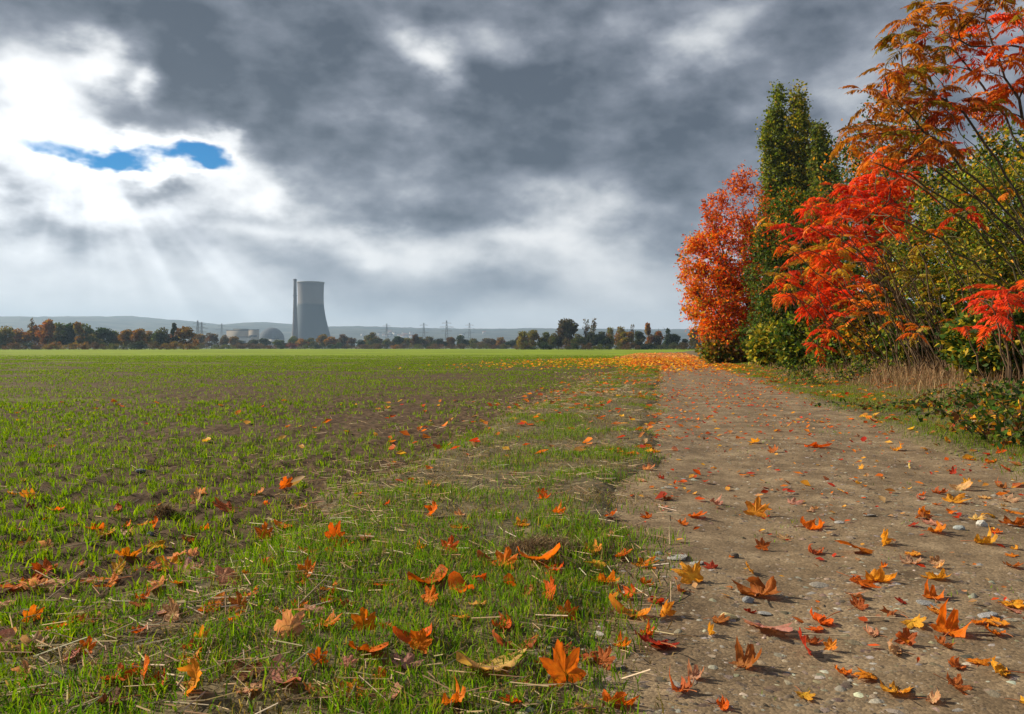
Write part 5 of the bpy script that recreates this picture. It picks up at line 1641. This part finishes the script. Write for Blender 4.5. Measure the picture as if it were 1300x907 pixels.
# ------------------------------------------------------------------ power station
def tower_material():
    mt, nt, bs = mat_base('tower_concrete')
    tc = mnode(nt, 'ShaderNodeTexCoord')
    sp = mnode(nt, 'ShaderNodeSeparateXYZ'); nt.links.new(tc.outputs['Object'], sp.inputs[0])
    no = mnode(nt, 'ShaderNodeTexNoise'); no.inputs['Scale'].default_value = 0.05; no.inputs['Detail'].default_value = 5
    mp = mnode(nt, 'ShaderNodeMapping'); mp.inputs['Scale'].default_value = (1, 1, 0.12)
    nt.links.new(tc.outputs['Object'], mp.inputs[0]); nt.links.new(mp.outputs[0], no.inputs['Vector'])
    ad = mnode(nt, 'ShaderNodeMath', operation='MULTIPLY_ADD')
    nt.links.new(no.outputs['Fac'], ad.inputs[0]); ad.inputs[1].default_value = 6.0; nt.links.new(sp.outputs[2], ad.inputs[2])
    mr = mnode(nt, 'ShaderNodeMapRange'); mr.inputs['From Max'].default_value = 165.0
    nt.links.new(ad.outputs[0], mr.inputs['Value'])
    rp = mnode(nt, 'ShaderNodeValToRGB')
    cols = [(0.0, (0.105, 0.13, 0.16)), (0.40, (0.082, 0.105, 0.135)), (0.60, (0.06, 0.08, 0.108)), (0.655, (0.055, 0.073, 0.098)), (0.69, (0.19, 0.18, 0.19)), (0.78, (0.18, 0.17, 0.185)), (0.93, (0.15, 0.14, 0.16)), (0.975, (0.12, 0.11, 0.128))]
    while len(rp.color_ramp.elements) < len(cols): rp.color_ramp.elements.new(0.5)
    for e, (p, c) in zip(rp.color_ramp.elements, cols): e.position = p; e.color = (*c, 1)
    nt.links.new(mr.outputs[0], rp.inputs[0])
    nt.links.new(rp.outputs[0], bs.inputs['Base Color']); bs.inputs['Roughness'].default_value = 0.9
    return mt
M_TOWER = tower_material()
M_CONC = noise_material('concrete', [(0.22, 0.21, 0.20), (0.30, 0.29, 0.28)], 0.08, bump=0)
M_CHIM = noise_material('chimney_concrete', [(0.085, 0.068, 0.072), (0.14, 0.11, 0.115)], 0.08, bump=0)
M_DOME = noise_material('dome_concrete', [(0.085, 0.10, 0.13), (0.125, 0.14, 0.17)], 0.15, bump=0)
M_DARKB = noise_material('dark_cladding', [(0.06, 0.06, 0.065), (0.09, 0.09, 0.095)], 0.1, bump=0)
M_TAN = noise_material('tan_cladding', [(0.27, 0.225, 0.18), (0.35, 0.295, 0.24)], 0.06, bump=0)
M_WHITE = noise_material('white_render', [(0.50, 0.48, 0.45), (0.62, 0.60, 0.57)], 0.1, bump=0)
M_ROOF = noise_material('roof_tiles', [(0.20, 0.09, 0.06), (0.28, 0.13, 0.09)], 0.3, bump=0)
M_GLASS = noise_material('window_glass', [(0.03, 0.04, 0.05), (0.05, 0.06, 0.07)], 0.3, rough=0.15, bump=0, spec=0.6)
M_STEEL = noise_material('galvanised_steel', [(0.16, 0.17, 0.18), (0.24, 0.25, 0.26)], 0.3, rough=0.5, bump=0)

def lathe(prof, seg, ribs=0.0, phase=0):
    prof = np.array(prof, float); a = np.arange(seg) * 2 * np.pi / seg
    rr_ = prof[:, 0][:, None] + ribs * (np.arange(seg) % 2)[None]
    V = np.stack([rr_ * np.cos(a)[None], rr_ * np.sin(a)[None], np.repeat(prof[:, 1][:, None], seg, 1)], -1).reshape(-1, 3)
    n = len(prof)
    i = (np.arange(n - 1)[:, None] * seg + np.arange(seg)[None]).ravel(); j = (np.arange(n - 1)[:, None] * seg + (np.arange(seg)[None] + 1) % seg).ravel()
    return V, np.stack([i, j, j + seg, i + seg], -1)
def box_mesh(name, x0, x1, y0, y1, z0, z1, mat):
    V = [(x, y, z) for z in (z0, z1) for y in (y0, y1) for x in (x0, x1)]
    f = np.array([[0, 2, 3, 1], [4, 5, 7, 6], [0, 1, 5, 4], [2, 6, 7, 3], [0, 4, 6, 2], [1, 3, 7, 5]])
    return np_mesh(name, V, f, mat)
def part_box(name, b, mat, parent): return link_mesh(name, box_mesh(name, *b, mat), parent)

YT = 1950.0
t_root = empty('cooling_tower', (at(394.5, YT), YT, -0.1))
tag(t_root, 'huge hyperbolic concrete cooling tower with a darker lower half', 'cooling tower')
zs = np.linspace(9, 161, 40)
def tower_r(z):
    z0 = 122.0; rt = 30.5
    return rt * math.sqrt(1 + ((z - z0) / (78.0 if z < z0 else 150.0)) ** 2)
prof = [(tower_r(z), z) for z in zs]
inner = [(tower_r(z) - 1.2, z) for z in zs[::-1]]
V, f = lathe(prof + [(prof[-1][0] + 0.6, 161.4), (prof[-1][0] - 1.2, 161.8)] + inner, 160, 0.5)
link_mesh('shell', np_mesh('shell', V, f, M_TOWER), t_root)
V, f = lathe([(prof[-1][0] + 0.2, 159.2), (prof[-1][0] + 1.6, 159.6), (prof[-1][0] + 1.6, 161.9), (prof[-1][0] - 1.0, 162.2)], 80)
link_mesh('rim', np_mesh('rim', V, f, M_CONC), t_root)
rb = tower_r(0); rt9 = tower_r(9)
for k in range(36):
    a0 = k * 2 * math.pi / 36; a1 = a0 + math.pi / 36; T_ = Tubes()
    for s_ in (-1, 1):
        T_.add([(rb * math.cos(a0), rb * math.sin(a0), 0), (rt9 * math.cos(a0 + s_ * (a1 - a0)), rt9 * math.sin(a0 + s_ * (a1 - a0)), 9.3)], [0.8, 0.8], 4)
    link_mesh('support_column', T_.mesh('support_column', M_CONC), t_root)

YC = 1880.0
c_root = empty('chimney', (at(374.6, YC), YC, -0.1)); tag(c_root, 'slim tall grey chimney standing beside the cooling tower', 'chimney')
hc = hgt(354.5, YC)
V, f = lathe([(9.5, 0), (8.0, 12), (6.6, 35), (5.2, 70), (4.2, 110), (3.6, 150), (3.5, hc), (2.9, hc + 0.3), (2.9, hc - 5)], 24)
shaft = link_mesh('shaft', np_mesh('shaft', V, f, M_CHIM, smooth=True), c_root)
for z in (hc - 3, hc - 40, hc - 80):
    V, f = lathe([(4.2, z), (5.0, z + 0.2), (5.0, z + 1.4), (4.2, z + 1.6)], 20)
    link_mesh('gallery', np_mesh('gallery', V, f, M_DARKB), shaft)

d_root = empty('reactor_dome', (at(345, YT), YT, -0.1)); tag(d_root, 'grey domed reactor building left of the chimney', 'reactor building')
Rd = pxm(15.6, YT); zc = hgt(416, YT) - Rd
V, f = lathe([(Rd, 0), (Rd, zc)], 48, 0.25); link_mesh('wall', np_mesh('wall', V, f, M_DOME), d_root)
V, f = lathe([(Rd * 0.995 * math.cos(e_), zc + Rd * 0.995 * math.sin(e_)) for e_ in np.linspace(0, math.pi / 2 - 0.01, 12)], 48)
dome = link_mesh('dome', np_mesh('dome', V, f, M_DARKB, smooth=True), d_root)
for r_i in range(7):
    for k in range(24):
        e0, e1 = r_i * math.pi / 2 / 7, (r_i + 1) * math.pi / 2 / 7; a0, a1 = k * 2 * math.pi / 24, (k + 1) * 2 * math.pi / 24
        if math.sin((a0 + a1) / 2) > 0.3: continue
        g = 0.012
        pts = []
        for (e_, a_) in ((e0 + g, a0 + g), (e0 + g, a1 - g), (e1 - g * (r_i < 6), a1 - g), (e1 - g * (r_i < 6), a0 + g)):
            pts.append((Rd * math.cos(e_) * math.cos(a_) * 1.006, Rd * math.cos(e_) * math.sin(a_) * 1.006, zc + Rd * math.sin(e_) * 1.006))
        link_mesh('panel', np_mesh('panel', pts, np.array([[0, 1, 2, 3]]), M_DOME), dome)
V, f = lathe([(Rd * 1.02, zc - 2.2), (Rd * 1.03, zc), (Rd * 1.0, zc + 0.6)], 48); link_mesh('ring_beam', np_mesh('ring_beam', V, f, M_CONC), d_root)

def plant_block(label, x0, x1, top, Y, depth, mat, bands, base=None):
    X0, X1 = at(x0, Y), at(x1, Y); h = hgt(top, Y)
    root = empty('plant_building', ((X0 + X1) / 2, Y, -0.1)); tag(root, label, 'building')
    w = (X1 - X0) / 2
    wl = part_box('wall', (-w, w, 0, depth, 0, h), mat, root)
    part_box('roof', (-w - 0.6, w + 0.6, -0.6, depth + 0.6, h + 0.01, h + 1.6), M_DARKB, root)
    for (z0, z1, m_) in bands:
        nseg = max(2, int(2 * w / 9))
        for k in range(nseg):
            a = -w + 1 + (2 * w - 2) * k / nseg; b = a + (2 * w - 2) / nseg - 0.8
            part_box('window', (a, b, -0.35, 0.2, z0 * h, z1 * h), m_, wl)
    return root, w, h
plant_block('long tan turbine hall of the power station', 287.5, 315, 420, 1900, 18, M_TAN, [(0.42, 0.52, M_GLASS)])
plant_block('tan plant building with a dark roof beside the dome', 315.6, 327, 419.2, 1880, 12, M_TAN, [(0.62, 0.72, M_DARKB)])
plant_block('low pale plant building in front of the turbine hall', 286, 313, 428.5, 1780, 30, M_WHITE, [(0.45, 0.7, M_GLASS)])
plant_block('small white plant building below the dome', 338, 352, 431, 1780, 20, M_WHITE, [(0.4, 0.7, M_GLASS)])
r_, w_, h_ = plant_block('dark stepped plant building between turbine hall and dome', 296, 313, 418.4, 1960, 20, M_CONC, [(0.8, 0.9, M_DARKB)])

# pylons
def pylon(px, top, Y, label):
    h = hgt(top, Y); root = empty('pylon', (at(px, Y), Y, -0.1)); tag(root, label, 'pylon', 'pylons on the horizon')
    b, t = h * 0.075, h * 0.012; w = 0.28
    def bar(p, q_, ww=w):
        T_.add([p, q_], [ww, ww], 4)
    for sx in (-1, 1):
        for sy in (-1, 1):
            T_ = Tubes(); bar((sx * b, sy * b, 0), (sx * t, sy * t, h), 0.4); link_mesh('leg', T_.mesh('leg', M_STEEL), root)
    T_ = Tubes()
    for k in range(9):
        z0, z1 = h * k / 9, h * (k + 1) / 9; r0_, r1_ = b + (t - b) * k / 9, b + (t - b) * (k + 1) / 9
        for sy in (-1, 1):
            bar((-r0_, sy * r0_, z0), (r1_, sy * r1_, z1)); bar((r0_, sy * r0_, z0), (-r1_, sy * r1_, z1))
    link_mesh('bracing', T_.mesh('bracing', M_STEEL), root)
    for z, l in ((0.62, 0.2), (0.76, 0.26), (0.9, 0.17)):
        T_ = Tubes(); bar((-l * h, 0, z * h), (l * h, 0, z * h), 0.35); bar((-l * h, 0, z * h), (0, 0, (z + 0.05) * h), 0.25); bar((l * h, 0, z * h), (0, 0, (z + 0.05) * h), 0.25)
        link_mesh('cross_arm', T_.mesh('cross_arm', M_STEEL), root)
for px, top, Y, lab in [(251, 407, 1500, 'taller of the twin pylons left of the power station'), (256, 409, 1560, 'shorter of the twin pylons left of the power station'), (281.5, 411, 2000, 'single pylon just left of the turbine hall'),
                        (491, 411, 2150, 'faint pylon first to the right of the cooling tower'), (538, 410, 2050, 'pylon standing over the low houses'), (567, 407, 1750, 'tallest pylon right of the cooling tower'), (596, 410, 2100, 'pylon beyond the tallest pylon')]:
    pylon(px, top, Y, lab)
T_ = Tubes(); T_.add([(0, 0, 0), (0, 0, 26), (0, 0, 48)], [1.0, 0.8, 0.5], 6); T_.add([(-3, 0, 40), (3, 0, 40)], [0.4, 0.4], 4)

# hills
def ridge(X):
    px = 650 + F * X / 5400.0
    xs = [-900, -300, 0, 90, 170, 240, 300, 350, 420, 470, 520, 600, 700, 820, 950, 1300, 1900]
    ys = [400, 398, 402.5, 404, 402.5, 408, 414, 411, 416, 415.5, 417, 418.5, 418, 419, 420, 416, 412]
    return (HZ - np.interp(px, xs, ys)) / F * 5400.0
def z_hill(X, Y):
    t = sstep(Y, 2500, 5400)
    back = 1 - 0.35 * sstep(Y, 5500, 6600)
    n = fbm(X / 420.0, Y / 420.0, 90, 5) - 0.5
    return -2.0 + (ridge(X) + 2) * t * back * (1 + 0.22 * n * (1 - sstep(Y, 4600, 5400) * 0.75)) + 16 * sstep(Y, 4300, 5400) * (fbm(X / 55.0, Y / 55.0, 95, 3) - 0.5)
Xh = np.linspace(-6400, 6400, 420); Yh = np.linspace(2350, 6650, 110)
XX, YY = np.meshgrid(Xh, Yh); ZZ = z_hill(XX, YY)
i = (np.arange(109)[:, None] * 420 + np.arange(419)[None]).ravel()
M_HILL = noise_material('hill_land', [(0.010, 0.016, 0.016), (0.018, 0.025, 0.020), (0.085, 0.085, 0.06), (0.020, 0.027, 0.02)], 0.006, detail=8, bump=0, span=0.22, stretch=(0.6, 1, 1))
o = link_mesh('hills', np_mesh('hills', np.stack([XX, YY, ZZ], -1).reshape(-1, 3), np.stack([i, i + 1, i + 421, i + 420], -1), M_HILL, smooth=True))
tag(o, kind='structure')

def on_hill(px, py):
    lo, hi = 2500.0, 5300.0
    for _ in range(30):
        m_ = (lo + hi) / 2
        if float(z_hill(np.array([at(px, m_)]), np.array([m_]))[0]) < hgt(py, m_): lo = m_
        else: hi = m_
    Y = (lo + hi) / 2
    return at(px, Y), Y, float(z_hill(np.array([at(px, Y)]), np.array([Y]))[0])
def house(px, py, w, roofmat):
    X, Y, z = on_hill(px, py)
    root = empty('village_house', (X, Y, z)); root.rotation_euler = (0, 0, random.uniform(-0.5, 0.5))
    lab = f"{'larger' if w > 17.5 else 'tiny'} white village house with {'red' if roofmat is M_ROOF else 'dark'} roof {'below the far pylons' if px > 527 else 'on the slope right of the cooling tower'}"
    tag(root, lab, 'house', 'village houses: ' + lab)
    d = w * 0.7; h = w * 0.55
    part_box('wall', (-w / 2, w / 2, -d / 2, d / 2, -3, h), M_WHITE, root)
    V = [(-w / 2 - .5, -d / 2 - .5, h), (w / 2 + .5, -d / 2 - .5, h), (w / 2 + .5, d / 2 + .5, h), (-w / 2 - .5, d / 2 + .5, h), (-w / 2 - .5, 0, h + d * 0.45), (w / 2 + .5, 0, h + d * 0.45)]
    me = bpy.data.meshes.new('roof'); me.from_pydata(V, [], [(0, 1, 5, 4), (2, 3, 4, 5), (0, 4, 3), (1, 2, 5), (0, 3, 2, 1)]); me.materials.append(roofmat)
    link_mesh('roof', me, root)
for k in range(22):
    house(random.uniform(478, 525) if k < 15 else random.uniform(430, 640), random.uniform(424, 430), random.uniform(13, 22), random.choice([M_ROOF, M_DARKB, M_DARKB]))

# ------------------------------------------------------------------ haze
def haze():
    x0, x1, y0, y1, z0, z1 = -7100, 7100, -120, 7000, -4.0, 300.0
    me = box_mesh('haze', x0, x1, y0, y1, z0, z1, None) if False else np_mesh('haze', [(x, y, z) for z in (z0, z1) for y in (y0, y1) for x in (x0, x1)],
                 np.array([[0, 2, 3, 1], [4, 5, 7, 6], [0, 1, 5, 4], [2, 6, 7, 3], [0, 4, 6, 2], [1, 3, 7, 5]]))
    mt = bpy.data.materials.new('haze_air'); mt.use_nodes = True
    nt = mt.node_tree; nt.nodes.clear()
    out = nt.nodes.new('ShaderNodeOutputMaterial'); pv = nt.nodes.new('ShaderNodeVolumePrincipled')
    pv.inputs['Color'].default_value = (0.50, 0.72, 1.0, 1)
    pv.inputs['Density'].default_value = 0.00014
    pv.inputs['Anisotropy'].default_value = 0.2
    nt.links.new(pv.outputs[0], out.inputs['Volume'])
    me.materials.append(mt)
    o = link_mesh('haze', me)
    tag(o, 'pale blue haze lying over the whole landscape', 'haze', kind='stuff')
haze()
